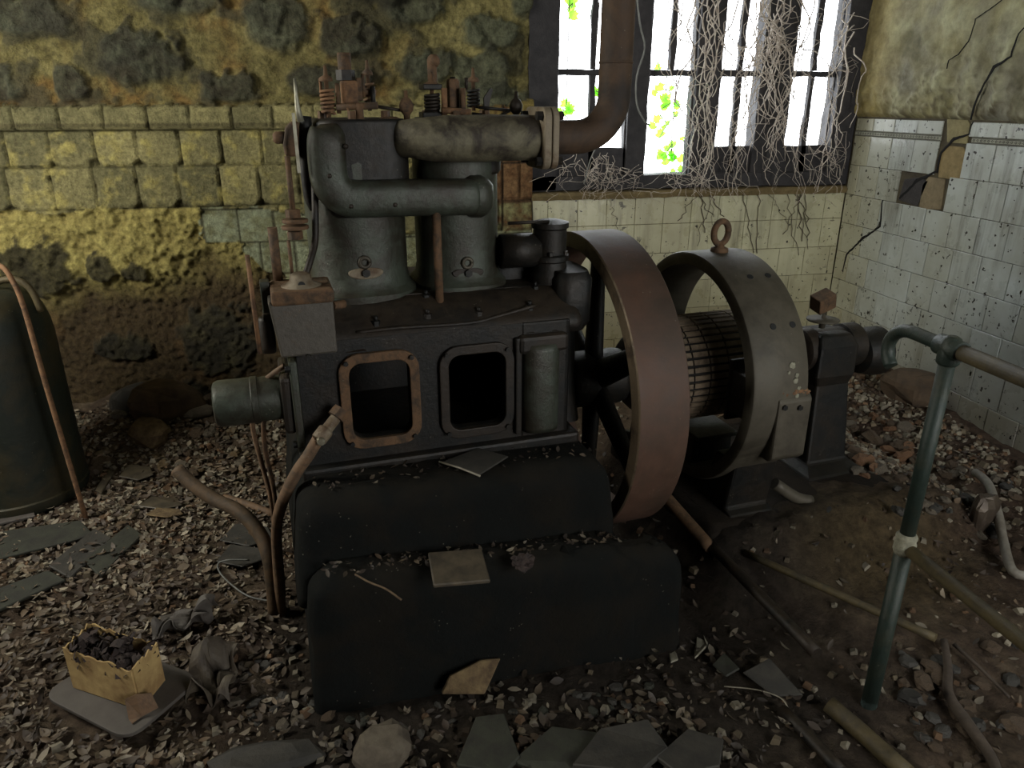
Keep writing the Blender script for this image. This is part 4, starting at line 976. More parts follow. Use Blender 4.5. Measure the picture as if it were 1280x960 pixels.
# ================================================================== RAILING
ra = empty('pipe_railing', (1.306, 1.37, 0)); tag(ra, 'green painted pipe railing with bent-over end, right foreground', 'railing')
b = MB(); b.tube([(0, 0, -0.05), (0, 0, 0.545)], 0.0215, 18); b.build('post', 'rail_green', ra)
b = MB(); b.tube([(0.0, 0, 0.545), (0.003, 0, 1.05)], 0.0185, 18); b.build('post', 'rail_green', ra)
b = MB(); b.lathe([(.023, -.03), (.0265, -.02), (.0265, .0), (.023, .012), (.026, .016), (.026, .022), (.02, .03)], (0, 0, .545), 'Z', 18); b.build('joint_collar', 'weld', ra)
b = MB(); b.lathe([(.021, -.045), (.025, -.04), (.025, -.02), (.024, 0), (.02, .018), (.01, .024)], (0.003, 0, 1.075), 'Z', 18); b.tube([(0.003, -.035, 1.07), (0.003, .035, 1.07)], .0245, 18); b.build('tee_fitting', 'rail_green', ra)
b = MB(); b.tube([(0.003, -.02, 1.07), (0.003, -1.3, 1.07)], .0185, 18); b.build('top_rail', 'rail_rust', ra)
b = MB(); b.tube([(0.0, -.02, .535), (0.0, -1.3, .535)], .0165, 16); b.build('lower_rail', 'rail_rust', ra)
b = MB(); b.tube([(0.003, -1.3, -.05), (0.003, -1.3, 1.07)], .0185, 16); b.build('post', 'rail_green', ra)
bend = [at(x, y, X=1.309) - Vector((1.306, 1.37, 0)) for x, y in ((1184, 434), (1165, 428), (1150, 424), (1134, 427), (1123, 440), (1120, 455), (1127, 472))]
bend = [(0.003, .02, 1.07), (.003, .07, 1.07), (.003, .12, 1.07), (.003, .155, 1.065), (.003, .185, 1.045), (.003, .198, 1.015), (.003, .192, .985), (.003, .175, .965)]
b = MB(); b.tube(bend, .0165, 16, curve=3); b.build('return_bend', 'rail_green', ra)

# ================================================================== TANK on the left
ta = empty('pressure_tank', (-1.535, 3.2, 0)); tag(ta, 'dark green round-shouldered metal tank cut off by the left picture edge', 'tank')
b = MB(); b.lathe([(.25, -.02), (.262, .0), (.262, .03), (.255, .035), (.255, .68), (.25, .74), (.235, .80), (.20, .855), (.14, .885), (.07, .895), (.05, .90)], (0, 0, 0.02), 'Z', 48); b.build('shell', 'barrel', ta, autosmooth=50)
b = MB(); b.lathe([(.05, .91), (.05, .95), (.03, .955), (.03, 1.0), (.04, 1.005), (.04, 1.03), (.01, 1.035)], (-0.02, 0, 0), 'Z', 20); b.build('neck_valve', 'rust', ta)
b = MB(); b.tube([(.08, -.02, .87), (.10, -.02, .925), (.15, -.02, .945), (.20, -.02, .935), (.232, -.02, .89), (.245, -.02, .81)], .013, 12, curve=4); b.build('carrying_handle', 'rail_rust', ta)
ro = [at(x, y, Y=yy) for x, y, yy in ((-14, 330, 3.0), (2, 333, 2.97), (14, 348, 2.95), (30, 385, 2.93), (60, 490, 2.9), (94, 592, 2.9))]
ro[-1].z = fz(ro[-1].x, ro[-1].y) - 0.0
b = MB(); b.tube([p - ro[-1] for p in ro], .0095, 10, curve=4); o = b.build('bent_rod', 'rust_light'); o.location = ro[-1]
tag(o, 'long thin rusty rod with hooked top leaning against the dark tank', 'rod')

# ================================================================== HOSES AND PIPES
def wtube(name, pts, r, mat, label, cat, n=10, curve=4, group=None):
    pts = [Vector(p) for p in pts]; org = pts[0].copy(); b = MB(); b.tube([p - org for p in pts], r, n, curve=curve); o = b.build(name, mat); o.location = org; tag(o, label, cat, group); return o
def gp(x, y, h=0.0):
    """a point lying on the rubble floor, h above it"""
    z = 0.03
    for _ in range(6):
        p = at(x, y, Z=z); z = fz(p.x, p.y) + h
    return at(x, y, Z=z)
def gl(pts, h):
    # a stiff pipe resting along the ground between two or more marked spots
    p, q = gp(*pts[0], h), gp(*pts[-1], h)
    lift = max(0.0, max(fz(p.lerp(q, k / 12).x, p.lerp(q, k / 12).y) + h * .5 - p.lerp(q, k / 12).z for k in range(13)))
    return [p.lerp(q, k / 4) + Vector((0, 0, lift * (1 - .0 * k))) for k in range(5)]
def ev(x, y, v): p = LP(x, y, v=v); return E2W(p.x, p.y, p.z)
def es(x, y, s): p = LP(x, y, s=s); return E2W(p.x, p.y, p.z)
hose = empty('feed_hose', tuple(gp(352, 768))); tag(hose, 'brown hose curving up from the floor to a valve fitting at the left inspection opening', 'hose')
off = hose.location.copy()
b = MB(); b.tube([p - off for p in (gp(352, 770, -.01), ev(347, 700, -.15), ev(346, 660, -.22), ev(352, 630, -.28), ev(370, 592, -.33), ev(385, 570, -.35), ev(398, 548, -.36))], .0165, 12, curve=5); b.build('hose_body', 'hose', hose)
b = MB(); a = ev(398, 550, -.36); c = ev(420, 522, -.33); b.tube([a - off, a.lerp(c, .45) - off, a.lerp(c, .5) - off, c - off], [.022, .022, .016, .016], 14); hv = b.build('valve_fitting', 'flange', hose, .003)
b = MB(); b.tube([c - off, c + (c - a) * .35 - off], .026, 8, smooth=False); b.build('hose_nut', 'rust', hv)
b = MB(); m_ = a.lerp(c, .1); b.tube([m_ - off, m_ + V_ * -.03 - off], .011, 10); b.build('valve_key', 'steel', hv)
wtube('drain_hose', [gp(344, 768, .0), ev(338, 705, -.10), ev(325, 668, -.04), ev(300, 640, .03), ev(270, 625, .10), ev(240, 605, .16), ev(221, 586, .20)], .023, 'hose_dark', 'thick dark brown hose stub rising left from the floor beside the foundation, open end up', 'hose')
wtube('hose_offcut', [gp(280, 622, .03), gp(308, 630, .02), gp(342, 643, .02)], .016, 'hose', 'short pale brown hose offcut lying left of the foundation, upper of two', 'hose', curve=3)
wtube('hose_offcut', [gp(314, 664, .03), gp(326, 676, .03), gp(342, 706, .02)], .014, 'hose_dark', 'short brown hose offcut lying against the thick hose, lower of two', 'hose', curve=3)
wtube('copper_tube', [ev(356, 457, -.24), ev(340, 468, -.22), ev(318, 488, -.10), ev(314, 512, -.08), ev(318, 545, -.06), ev(330, 590, -.06), ev(341, 640, -.08), gp(349, 745)], .0075, 'hose', 'thin brown tube looping below the pump box, left of a pair behind the shaft cover', 'tube', 8, 5)
wtube('copper_tube', [ev(368, 458, -.26), ev(352, 474, -.22), ev(336, 492, -.11), ev(330, 515, -.10), ev(331, 560, -.09), ev(340, 600, -.10), ev(347, 650, -.10), gp(355, 745)], .0075, 'rust', 'thin brown tube from below the pump box, right of a pair', 'tube', 8, 5)
wtube('fallen_pipe', gl([(822, 652), (850, 690), (884, 726)], .026), .022, 'rust', 'rusty pipe end on the floor emerging from under the flywheel', 'pipe', 12, 2)
wtube('fallen_pipe', gl([(882, 722), (940, 792), (1012, 866)], .024), .018, 'oily_brown', 'dark pipe lying diagonally on the floor toward the railing foot', 'pipe', 12, 2)
wtube('fallen_pipe', [gp(1036, 880, .03), gp(1080, 918, .02), gp(1135, 968, .02)], .024, 'rail_rust', 'thick olive pipe on the floor at the bottom edge below the railing post', 'pipe', 12, 2)
wtube('fallen_pipe', gl([(925, 737), (1000, 770), (1080, 806), (1156, 850)], .02), .0125, 'rail_rust', 'slim olive pipe lying behind the railing post, running to the right', 'pipe', 10, 2)
wtube('fallen_pipe', [gp(978, 888, .02), gp(1015, 925, .02), gp(1052, 966, .02)], .018, 'oily_brown', 'dark pipe at the bottom edge left of the thick olive pipe', 'pipe', 10, 2)
wtube('bent_tube', [gp(1219, 590, .06), gp(1236, 606, .08), gp(1247, 640, .07), gp(1254, 676, .05), gp(1266, 714, .03), gp(1290, 720, .03)], .0165, 'pale', 'pale grey bent tube on the rubble at the right edge', 'tube')
b_ = wtube('root', [gp(1180, 800, .05), gp(1185, 835, .03), gp(1186, 868, .03), gp(1210, 905, .03), gp(1238, 945, .02), gp(1250, 975, .02)], [.010, .012, .014, .016, .014, .012], 'root', 'crooked dark root on the floor right of the railing post', 'root')
wtube('root', [gp(1192, 805, .03), gp(1225, 835, .03), gp(1262, 872, .02)], [.006, .005, .004], 'root', 'thin straight stick slanting right beside the crooked root', 'stick')
wtube('hanging_cable', [at(792, -40, Y=3.3), at(800, 30, Y=3.3), at(806, 60, Y=3.3), at(796, 95, Y=3.3), at(796, 130, Y=3.3), at(806, 152, Y=3.3), at(812, 156, Y=3.35)], .004, 'wire', 'thin pale cable hanging in a loop beside the exhaust pipe at the window', 'cable', 6)
wtube('hanging_cable', [at(786, -40, Y=2.85), at(788, 60, Y=2.82), at(785, 110, Y=2.82), at(770, 150, Y=2.75), at(742, 190, Y=2.72), at(730, 230, Y=2.75)], .0025, 'wire', 'thin wire running down the right side of the rusty exhaust bend', 'cable', 6)

# ================================================================== THINGS ON THE FOUNDATION
def slab(name, pts, th, mat, label, cat, up=None, bevel=.003, group=None, seed=0):
    """irregular plate: outline points in the room, thickness th below them"""
    pts = [Vector(p) for p in pts]; c = sum(pts, Vector()) / len(pts)
    nrm = Vector((0, 0, 0))
    for i in range(len(pts)): nrm += (pts[i] - c).cross(pts[(i + 1) % len(pts)] - c)
    nrm.normalize()
    if nrm.z < 0: nrm = -nrm; pts.reverse()
    b = MB(); b.loft([[p - c - nrm * th for p in pts], [p - c for p in pts]], True, False)
    o = b.build(name, mat, None, bevel, 1); o.location = c; tag(o, label, cat, group); return o
def eLz(x, y, z): p = LP(x, y, z=z); return E2W(p.x, p.y, p.z)
slab('floor_tile', [eLz(542, 731, .425), eLz(613, 725, .421), eLz(602, 685, .428), eLz(535, 690, .432)], .012, 'shard', 'square dirty tile lying on the lower step of the foundation', 'tile')
slab('slate_sheet', [eLz(552, 577, .622), eLz(598, 594, .616), eLz(636, 570, .618), eLz(598, 559, .622)], .006, 'slate', 'dark flat sheet on the upper foundation step below the openings', 'sheet')
wtube('white_stick', [eLz(549, 577, .628), eLz(575, 585, .628), eLz(600, 595, .628)], .003, 'shard_w', 'thin white stick lying along the dark sheet', 'stick', 6, 1)
wtube('curled_twig', [eLz(444, 718, .440), eLz(462, 728, .436), eLz(482, 736, .432), eLz(502, 750, .41)], .0028, 'twig', 'thin pale curled twig on the lower step near its left end', 'twig', 6)
def crumple(name, c, r, mat, label, cat, seed, flat=.5, n=16):
    rs = random.Random(seed); b = MB(); rings = []
    for i in range(1, 9):
        ph = PI * i / 9; rings.append([Vector((math.sin(ph) * math.cos(2 * PI * j / n), math.sin(ph) * math.sin(2 * PI * j / n), math.cos(ph) * flat)) * r * (0.75 + 0.5 * noise.noise(Vector((i * .8 + seed, j * 1.7, seed))) + rs.uniform(-.14, .14)) for j in range(n)])
    b.loft(rings, True, False); o = b.build(name, mat); o.location = c; tag(o, label, cat); return o
c = eLz(652, 705, .40); c.z = .405; crumple('crumpled_leaf', c, .04, 'char', 'crumpled dark leaf right of the square tile on the lower step', 'leaf', 4)
# pieces leaning against the foundation foot
def lean(name, px, vz, mat, label, cat, th=.02, bevel=.004):
    return slab(name, [E2W(*LP(x, y, v=v)) if v is not None else gp(x, y, 0.0) for x, y, v in px], th, mat, label, cat, bevel=bevel)
slab('broken_slab', [gp(552, 868, .03), gp(606, 868, .03), E2W(*LP(626, 823, v=-.63)), E2W(*LP(600, 826, v=-.63)), E2W(*LP(562, 846, v=-.64))], .025, 'plasterlump', 'ochre broken plaster slab propped at the foot of the foundation front', 'slab')
slab('tile_shard', [gp(868, 822, .02), gp(884, 806, .02), at(882, 776, Y=1.86), at(872, 770, Y=1.86), at(866, 790, Y=1.84)], .006, 'shard_w', 'upright pale pointed shard at the right end of the foundation', 'shard')
slab('tile_shard', [gp(838, 828, .01), gp(848, 824, .01), at(840, 798, Y=1.76), at(832, 800, Y=1.76)], .006, 'shard_w', 'small pale shard left of the pointed one at the foundation corner', 'shard')
# lower left: charred carton on a rounded board
bo = empty('fibre_board', tuple(at(150, 868, Z=.045))); bo.location.z = .058; tag(bo, 'grey rounded board lying under the torn ochre carton', 'board')
oc_ = bo.location.copy()
cor = [at(50, 868, Z=.058), at(160, 925, Z=.058), at(252, 846, Z=.058), at(150, 806, Z=.058)]
ol = []
for i in range(4):
    p, q, r = cor[i - 1], cor[i], cor[(i + 1) % 4]; a = q + (p - q).normalized() * .06; d = q + (r - q).normalized() * .06
    for k in range(7): t = k / 6; ol.append(a * (1 - t) ** 2 + q * 2 * t * (1 - t) + d * t * t)
b = MB(); b.loft([[p - oc_ + Vector((0, 0, -.012)) for p in ol], [p - oc_ for p in ol]], True, False); b.build('sheet', 'board', bo, .002)
ca = empty('torn_carton', tuple(at(150, 860, Z=.060))); tag(ca, 'torn ochre carton full of charred scraps on the grey board', 'carton')
A = at(93, 858, Z=.062); B = at(176, 886, Z=.062); Cc = at(205, 850, Z=.062); D = A + (Cc - B)
def jag(mb, p, q, h, n, seed, lo=.8):
    rs = random.Random(seed); nrm = (q - p).cross(Vector((0, 0, 1))).normalized() * .004; base = ca.location
    bt = [p.lerp(q, k / n) - base for k in range(n + 1)]; hs = [h * rs.uniform(lo, 1.0) for k in range(n + 1)]
    tp = [x + Vector((0, 0, hh)) for x, hh in zip(bt, hs)]
    for k in range(n):
        vs = [bt[k], bt[k + 1], tp[k + 1], tp[k]]; vs += [v + nrm for v in vs]
        mb.add(vs, [(0, 1, 2, 3), (7, 6, 5, 4), (3, 2, 6, 7), (0, 4, 5, 1), (0, 3, 7, 4), (1, 5, 6, 2)], False)
Ht = at(86, 808, Y=A.y).z - .060
b = MB(); jag(b, A, B, Ht, 22, 2, .90); jag(b, B, Cc, Ht * 1.0, 12, 5, .92); jag(b, Cc, D, Ht * .95, 18, 7, .9); jag(b, D, A, Ht, 10, 8, .9); b.build('card_walls', 'card', ca)
b = MB(); rs = random.Random(5)
for k in range(150):
    u, v = rs.random(), rs.random(); p = A + (B - A) * u + (D - A) * v * .95 + Vector((0, 0, Ht * rs.uniform(.6, 1.03))) - ca.location; w = rs.uniform(.008, .02)
    t = Matrix.Rotation(rs.uniform(-1.2, 1.2), 3, 'X') @ Matrix.Rotation(rs.uniform(-1.2, 1.2), 3, 'Y') @ Matrix.Rotation(rs.uniform(0, 3), 3, 'Z')
    b.add([p + t @ Vector(q) * w for q in ((-1, -.6, 0), (0, -.7, .3), (1, -.5, 0), (1, .6, .1), (0, .6, .35), (-1, .5, 0))], [(0, 1, 4, 5), (1, 2, 3, 4)], False)
b.build('charred_scraps', 'char', ca)
b = MB(); f0 = B - ca.location; b.add([f0 + Vector(q) for q in ((-.03, -.005, .045), (.0, -.01, .06), (.035, .0, .05), (.05, -.015, .01), (.01, -.03, -.0), (-.02, -.035, .0), (-.01, -.05, -.001))], [(0, 1, 4, 5), (1, 2, 3, 4), (5, 4, 6)], False); o = b.build('torn_flap', 'hose', ca)
sm = o.modifiers.new('thick', 'SOLIDIFY'); sm.thickness = .003
# crumpled sheets right of the carton
def sheet(name, pxs, nx, ny, amp, mat, label, seed, lift=.02):
    P4 = [gp(x, y, lift) for x, y in pxs]; b = MB(); vs = []
    for j in range(ny + 1):
        for i in range(nx + 1):
            u, v = i / nx, j / ny; p = (P4[0] * (1 - u) + P4[1] * u) * (1 - v) + (P4[3] * (1 - u) + P4[2] * u) * v
            h = amp * abs(noise.noise(Vector((u * 1.7 + seed, v * 1.9, seed)))) * 2.4 + .16 * amp * noise.noise(Vector((u * 6, v * 6, seed)))
            vs.append(p + Vector((.02 * noise.noise(Vector((u * 5, v * 5, seed + 3))), .02 * noise.noise(Vector((u * 5, v * 5, seed + 7))), h)))
    c = vs[0].copy(); b.add([q - c for q in vs], [(j * (nx + 1) + i, j * (nx + 1) + i + 1, (j + 1) * (nx + 1) + i + 1, (j + 1) * (nx + 1) + i) for j in range(ny) for i in range(nx)], False)
    o = b.build(name, mat); o.location = c; m = o.modifiers.new('thick', 'SOLIDIFY'); m.thickness = .003; tag(o, label, 'sheet'); return o
sheet('crumpled_sheet', ((190, 800), (262, 780), (275, 745 + 20), (205, 770)), 26, 18, .05, 'board', 'rounded crumpled grey sheet behind the torn carton', 2)
sheet('crumpled_sheet', ((232, 880), (290, 890), (300, 810), (245, 815)), 24, 24, .07, 'paper', 'dark crumpled brown sheet standing right of the torn carton', 5)

# ================================================================== RUBBLE
def rock(mb, r, seed, sq=(1, .8, .5)):
    rs = random.Random(seed); n = 8; rings = []
    for i in range(1, 5):
        ph = PI * i / 5; rings.append([Vector((math.sin(ph) * math.cos(2 * PI * j / n) * sq[0], math.sin(ph) * math.sin(2 * PI * j / n) * sq[1], math.cos(ph) * sq[2])) * r * rs.uniform(.72, 1.12) for j in range(n)])
    mb.loft(rings, True, False)
def stone(px, py, r, mat, label, name='rubble_stone', cat='stone', seed=0, group=None, sq=(1, .8, .5), rz=None):
    b = MB(); rock(b, r, seed, sq); o = b.build(name, mat, None, r * .08, 1); p = gp(px, py, 0); o.location = p + Vector((0, 0, r * sq[2] * .55)); o.rotation_euler = (0, 0, rz if rz is not None else seed * 1.3); tag(o, label, cat, group); return o
stone(1140, 498, .17, 'stone_b', 'large brown boulder on the floor by the right wall, beyond the bent-over railing end', seed=3, sq=(1, .75, .65), rz=-.6)
stone(205, 522, .17, 'stone_b', 'large dark stone in the heap against the left part of the back wall', seed=11, sq=(1.2, .7, .8), rz=.1)
stone(178, 512, .15, 'slate', 'squared dark stone lying against the back wall right of the tank', seed=12, sq=(1.3, .6, .7), rz=0)
stone(243, 520, .085, 'stone', 'pale oblong stone in the heap left of the shaft cover', seed=13, sq=(1.5, .6, .5), rz=.1)
stone(188, 556, .13, 'plasterlump', 'broken orange-brown plaster lump in the rubble heap at the back wall', seed=14, sq=(1.1, .7, .75), name='plaster_lump', cat='plaster')
stone(140, 470, .15, 'stone_b', 'sloping brown stone at the wall foot just right of the tank', seed=15, sq=(.9, .6, .9), rz=.5)
stone(1225, 655, .09, 'tin', 'dull brown upright disc-like can in the earth near the right edge', seed=31, sq=(.8, .5, 1.1), name='old_can', cat='can', rz=.4)
stone(480, 950, .09, 'stone', 'pale angular stone at the bottom edge left of the foundation front', seed=33, sq=(.9, 1, .7))
stone(330, 955, .10, 'slate', 'flat grey stone at the bottom edge below the foundation corner', seed=35, sq=(1.6, .7, .25), rz=-.1)
for k, (x, y) in enumerate(((700, 935), (770, 930), (610, 925), (860, 935))):
    p = [gp(x + dx, y + dy, .03 + .02 * (k % 2)) for dx, dy in (((-60, 15), (-10, -28), (50, -20), (60, 20), (0, 40)), ((-55, 25), (-20, -20), (40, -32), (66, 4), (30, 34)), ((-40, 30), (-15, -30), (20, -34), (40, 20), (20, 40)), ((-40, 10), (0, -25), (45, -12), (40, 22), (-10, 32)))[k]]
    slab('slate_slab', p, .015, 'slategreen' if k % 2 == 0 else 'slate', ('broad dark slab on the floor at the bottom edge below the foundation', 'dark flat slab with pointed corner at the bottom edge, second from the right of four', 'narrow dark slab leaning at the bottom edge, leftmost of four', 'dark slab rightmost of four at the bottom edge')[k], 'slab')
slab('floor_tile', [gp(928, 840, .03), gp(962, 822, .05), gp(1004, 868, .03), gp(968, 870, .02)], .008, 'slate', 'grey tile piece tucked against the diagonal dark pipe', 'tile')
slab('floor_tile', [gp(890, 830, .03), gp(905, 815, .03), gp(925, 835, .03), gp(908, 845, .03)], .008, 'slategreen', 'small greenish tile piece right of the foundation corner', 'tile')
wtube('bent_wire', [gp(905, 858, .02), gp(945, 862, .02), gp(975, 872, .03), gp(985, 885, .02)], .002, 'shard_w', 'thin pale bent wire on the floor near the grey tile piece', 'wire', 5)
# boards, lower left
for k, (pts, m_, lb) in enumerate(((((-30, 668), (100, 650), (118, 668), (-30, 705)), 'slategreen', 'greenish board lying in front of the tank'),
    (((60, 706), (118, 660), (140, 672), (88, 722)), 'slate', 'dark narrow plank crossing the litter right of the greenish board'),
    (((105, 700), (160, 655), (178, 668), (125, 720)), 'slategreen', 'dark plank in the litter, second from the tank'),
    (((-30, 640), (40, 632), (44, 644), (-30, 660)), 'board', 'grey strip of board right at the tank foot'),
    (((118, 612), (136, 585), (142, 590), (126, 616)), 'shard', 'ochre splinter of wood standing near the tank foot'),
    (((-30, 745), (60, 712), (82, 724), (-30, 775)), 'slategreen', 'lowest greenish board at the left edge'))):
    slab('board', [gp(x, y, .022) for x, y in pts], .012, m_, lb, 'board')
for k, (x, y, w, h, m_, lb) in enumerate(((308, 668, 34, 14, 'slate', 'dark flat slate piece in the litter left of the hoses'), (200, 628, 28, 8, 'shard', 'pale flat tile piece in the litter below the rubble heap'),
    (205, 640, 24, 6, 'plasterlump', 'ochre flat piece just below the pale tile piece'), (170, 590, 22, 10, 'shard', 'light broken tile piece near the tank'), (300, 694, 30, 14, 'slate', 'grey thin sheet in the litter beside the thick hose'))):
    pts = [gp(x + dx * w, y + dy * h, .03) for dx, dy in ((-1, .5), (-.4, -1), (.8, -.7), (1, .3), (.1, 1))]
    slab('flat_fragment', pts, .006, m_, lb, 'fragment')
wtube('wire_hook', [gp(312, 700, .05), gp(285, 700, .06), gp(272, 706, .05), gp(280, 722, .04), gp(310, 745, .03), gp(345, 752, .02)], .003, 'wire', 'thin grey wire loop beside the thick hose', 'wire', 6)

def pt_in_view():
    pass
# counted rubble: individual stones by place
rs = random.Random(21)
protos = {}
def scatter(group, label, name, cat, n, area, size, mats, flat):
    base = []
    for m_ in mats:
        for v in range(3):
            b = MB(); rock(b, 1.0, rs.randint(0, 999), (1, rs.uniform(.6, .9), flat)); me_o = b.build(name, m_); base.append(me_o)
    used = set()
    for k in range(n):
        src = base[k % len(base)]
        o = src if k < len(base) else src.copy()
        if k >= len(base): COL.objects.link(o)
        x, y = area(); s = rs.uniform(*size) * (1 if rs.random() < .8 else 1.35)
        p = gp(x, y, 0); o.location = p + Vector((0, 0, s * flat * .5)); o.scale = (s, s, s); o.rotation_euler = (rs.uniform(-.3, .3), rs.uniform(-.3, .3), rs.uniform(0, 6)); mi_ = o.data.materials[0].name; word = {'rubble_stone': 'grey', 'brown_stone': 'brown', 'broken_brick': 'orange-brown', 'dark_slate': 'dark', 'greenish_board': 'greenish dark', 'ochre_plaster_lump': 'ochre', 'dirty_glazed_tile': 'tan'}[mi_]
        tag(o, label.replace('COLOUR', word), cat, word + ' ' + group)
    for o in base[n:]: bpy.data.objects.remove(o)
def poly_area(quad):
    def f():
        u, v = rs.random(), rs.random(); (a, b_, c, d) = quad
        return (a[0] * (1 - u) + b_[0] * u) * (1 - v) + (d[0] * (1 - u) + c[0] * u) * v, (a[1] * (1 - u) + b_[1] * u) * (1 - v) + (d[1] * (1 - u) + c[1] * u) * v
    return f
scatter('stones in the heap behind the generator', 'COLOUR rubble stone in the heap between the generator and the right wall', 'rubble_stone', 'stone', 60, poly_area(((1062, 482), (1120, 476), (1150, 590), (1060, 600))), (.018, .05), ('stone', 'stone_b', 'brick'), .5)
scatter('stones by the railing', 'small COLOUR stone on the earth floor right of the railing post', 'rubble_stone', 'stone', 50, poly_area(((1130, 560), (1275, 590), (1278, 690), (1110, 640))), (.012, .036), ('stone', 'stone_b', 'slate'), .5)
scatter('stones along the wall foot', 'small COLOUR rubble stone in the heap at the foot of the left back wall', 'rubble_stone', 'stone', 60, poly_area(((150, 520), (320, 530), (310, 600), (110, 600))), (.014, .045), ('stone', 'stone_b', 'plasterlump'), .45)
scatter('fragments before the foundation', 'small COLOUR broken fragment on the oily floor in front of the foundation', 'rubble_fragment', 'fragment', 60, poly_area(((410, 895), (840, 838), (880, 945), (420, 958))), (.008, .022), ('stone_b', 'slate', 'slategreen'), .35)
scatter('fragments by the hoses', 'small COLOUR fragment on the floor between the torn carton and the foundation', 'rubble_fragment', 'fragment', 30, poly_area(((300, 800), (390, 790), (400, 920), (290, 930))), (.010, .026), ('stone', 'slate'), .4)
scatter('lower right stones', 'small COLOUR stone on the floor right of the railing foot', 'rubble_stone', 'stone', 34, poly_area(((1110, 800), (1278, 790), (1278, 950), (1150, 950))), (.012, .034), ('stone_b', 'slate'), .45)

# leaf litter: nobody could count it
def blocked(x, y):
    # inside the foundations or under the tank
    d = Vector((x, y, 0)) - O_; s, v = d.dot(N_), d.dot(V_)
    if -.64 < s < .34 and -.62 < v < .42: return True
    if .70 < s < 1.60 and -.42 < v < .46: return True
    if math.hypot(x + .80, y - 1.85) < .15: return True
    return math.hypot(x + 1.535, y - 3.2) < .27
LEAFC = [lin(c) for c in ((92, 80, 66), (108, 94, 76), (76, 64, 54), (122, 110, 92), (66, 56, 48), (96, 80, 62), (146, 136, 118), (84, 74, 64))]
rl = random.Random(3)
def add_leaf(mb, p, L, w, col):
    t = Matrix.Rotation(rl.uniform(0, 6.28), 3, 'Z') @ Matrix.Rotation(rl.gauss(0, .35), 3, 'X') @ Matrix.Rotation(rl.gauss(0, .3), 3, 'Y')
    curl = rl.uniform(-.1, .55); cup = rl.uniform(.0, .5); mb.col = col; vs = []
    for (a, ww) in ((-1, .12), (-.4, .85), (.3, .9), (1, .08)):
        for s_ in (-1, 0, 1): vs.append(p + t @ Vector((a * L, s_ * ww * w, L * curl * a * a + w * cup * abs(s_) * ww)))
    mb.add(vs, [(r * 3 + c, r * 3 + c + 1, r * 3 + c + 4, r * 3 + c + 3) for r in range(3) for c in range(2)], True)
b = MB(); cnt = 0
while cnt < 22000:
    x = rl.uniform(-2.4, 2.6); y = rl.uniform(.7, 3.85)
    dens = .06 + .94 * ss(-.1, -.5, x) 
    dens = max(dens, .45 * ss(1.9, 1.5, y) * ss(1.4, .9, x))
    dens = max(dens, .22 * ss(1.5, 2.0, x))
    dens *= .6 + .8 * max(0, .5 + fb(x, y, 8, 1.7, 2))
    if x > -.4 and y > 2.9: dens *= .4
    if rl.random() > dens or blocked(x, y): continue
    L = (rl.uniform(.004, .010) if rl.random() < .5 else rl.uniform(.009, .021)) * (1.15 if x < -.4 else 1.0); c = rl.choice(LEAFC); k = rl.uniform(.55, 1.15)
    if x > -.3 and x < 1.7 and y < 2.3: k *= .55      # oil-soaked leaves
    add_leaf(b, Vector((x, y, fz(x, y) + rl.uniform(.002, .022))), L, L * rl.uniform(.35, .6), tuple(q * k for q in c)); cnt += 1
o = b.build('leaf_litter', 'litter'); tag(o, 'dry brown leaf litter strewn over the floor, thickest left of the foundation', 'leaves', kind='stuff')
# fine rubble chips
b = MB(); cnt = 0
while cnt < 8500:
    x = rl.uniform(-2.0, 2.7); y = rl.uniform(.8, 3.85)
    dens = .045 + .8 * ss(1.6, 2.1, x) * ss(1.9, 2.6, y) + .7 * ss(-.2, -.6, x) * ss(2.2, 3.0, y) + .25 * ss(1.75, 1.3, y) * ss(1.2, .6, x)
    if rl.random() > dens or blocked(x, y): continue
    r = rl.uniform(.004, .013) * (1.3 if rl.random() < .2 else 1); p = Vector((x, y, fz(x, y) + r * .3)); t = Matrix.Rotation(rl.uniform(0, 6.28), 3, 'Z') @ Matrix.Rotation(rl.uniform(-.6, .6), 3, 'X')
    k = rl.uniform(.45, .95) * (.6 if (x > -.3 and x < 1.7 and y < 2.3) else 1); b.col = tuple(q * k for q in rl.choice((lin((150, 142, 124)), lin((120, 108, 88)), lin((90, 76, 62)), lin((150, 142, 124)), lin((112, 88, 66)))))
    h = r * rl.uniform(.3, .8)
    lo = [p + t @ Vector((r * a_ * rl.uniform(.7, 1.2), r * c_ * rl.uniform(.7, 1.2), -h)) for a_, c_ in ((-1, -1), (1, -1), (1, 1), (-1, 1))]
    hi = [q + t @ Vector((0, 0, 2 * h)) + (p - q) * .25 for q in lo]
    b.add(lo + hi, [(0, 1, 5, 4), (1, 2, 6, 5), (2, 3, 7, 6), (3, 0, 4, 7), (4, 5, 6, 7), (3, 2, 1, 0)], False); cnt += 1
o = b.build('rubble_chips', 'chips'); tag(o, 'fine pale rubble chips and grit scattered over the floor', 'rubble', kind='stuff')
# specks of grit and leaf scraps fallen on the foundation steps
b = MB()
for k in range(260):
    top = rl.random() < .45
    if top: s = rl.uniform(-.58, .28); v = rl.uniform(-.42, -.31); z = .613 - .02 * (s + .65)
    else: s = rl.uniform(-.58, .28); v = rl.uniform(-.57, -.50); z = .448 - .085 * (s + .648)
    p = E2W(s, v, z + .003); L = rl.uniform(.003, .013); c = rl.choice(LEAFC); kk = rl.uniform(.25, .7)
    add_leaf(b, p, L, L * .5, tuple(q * kk for q in c))
o = b.build('leaf_scraps', 'litter'); tag(o, 'tiny leaf scraps and grit scattered on the foundation steps', 'leaves', kind='stuff')

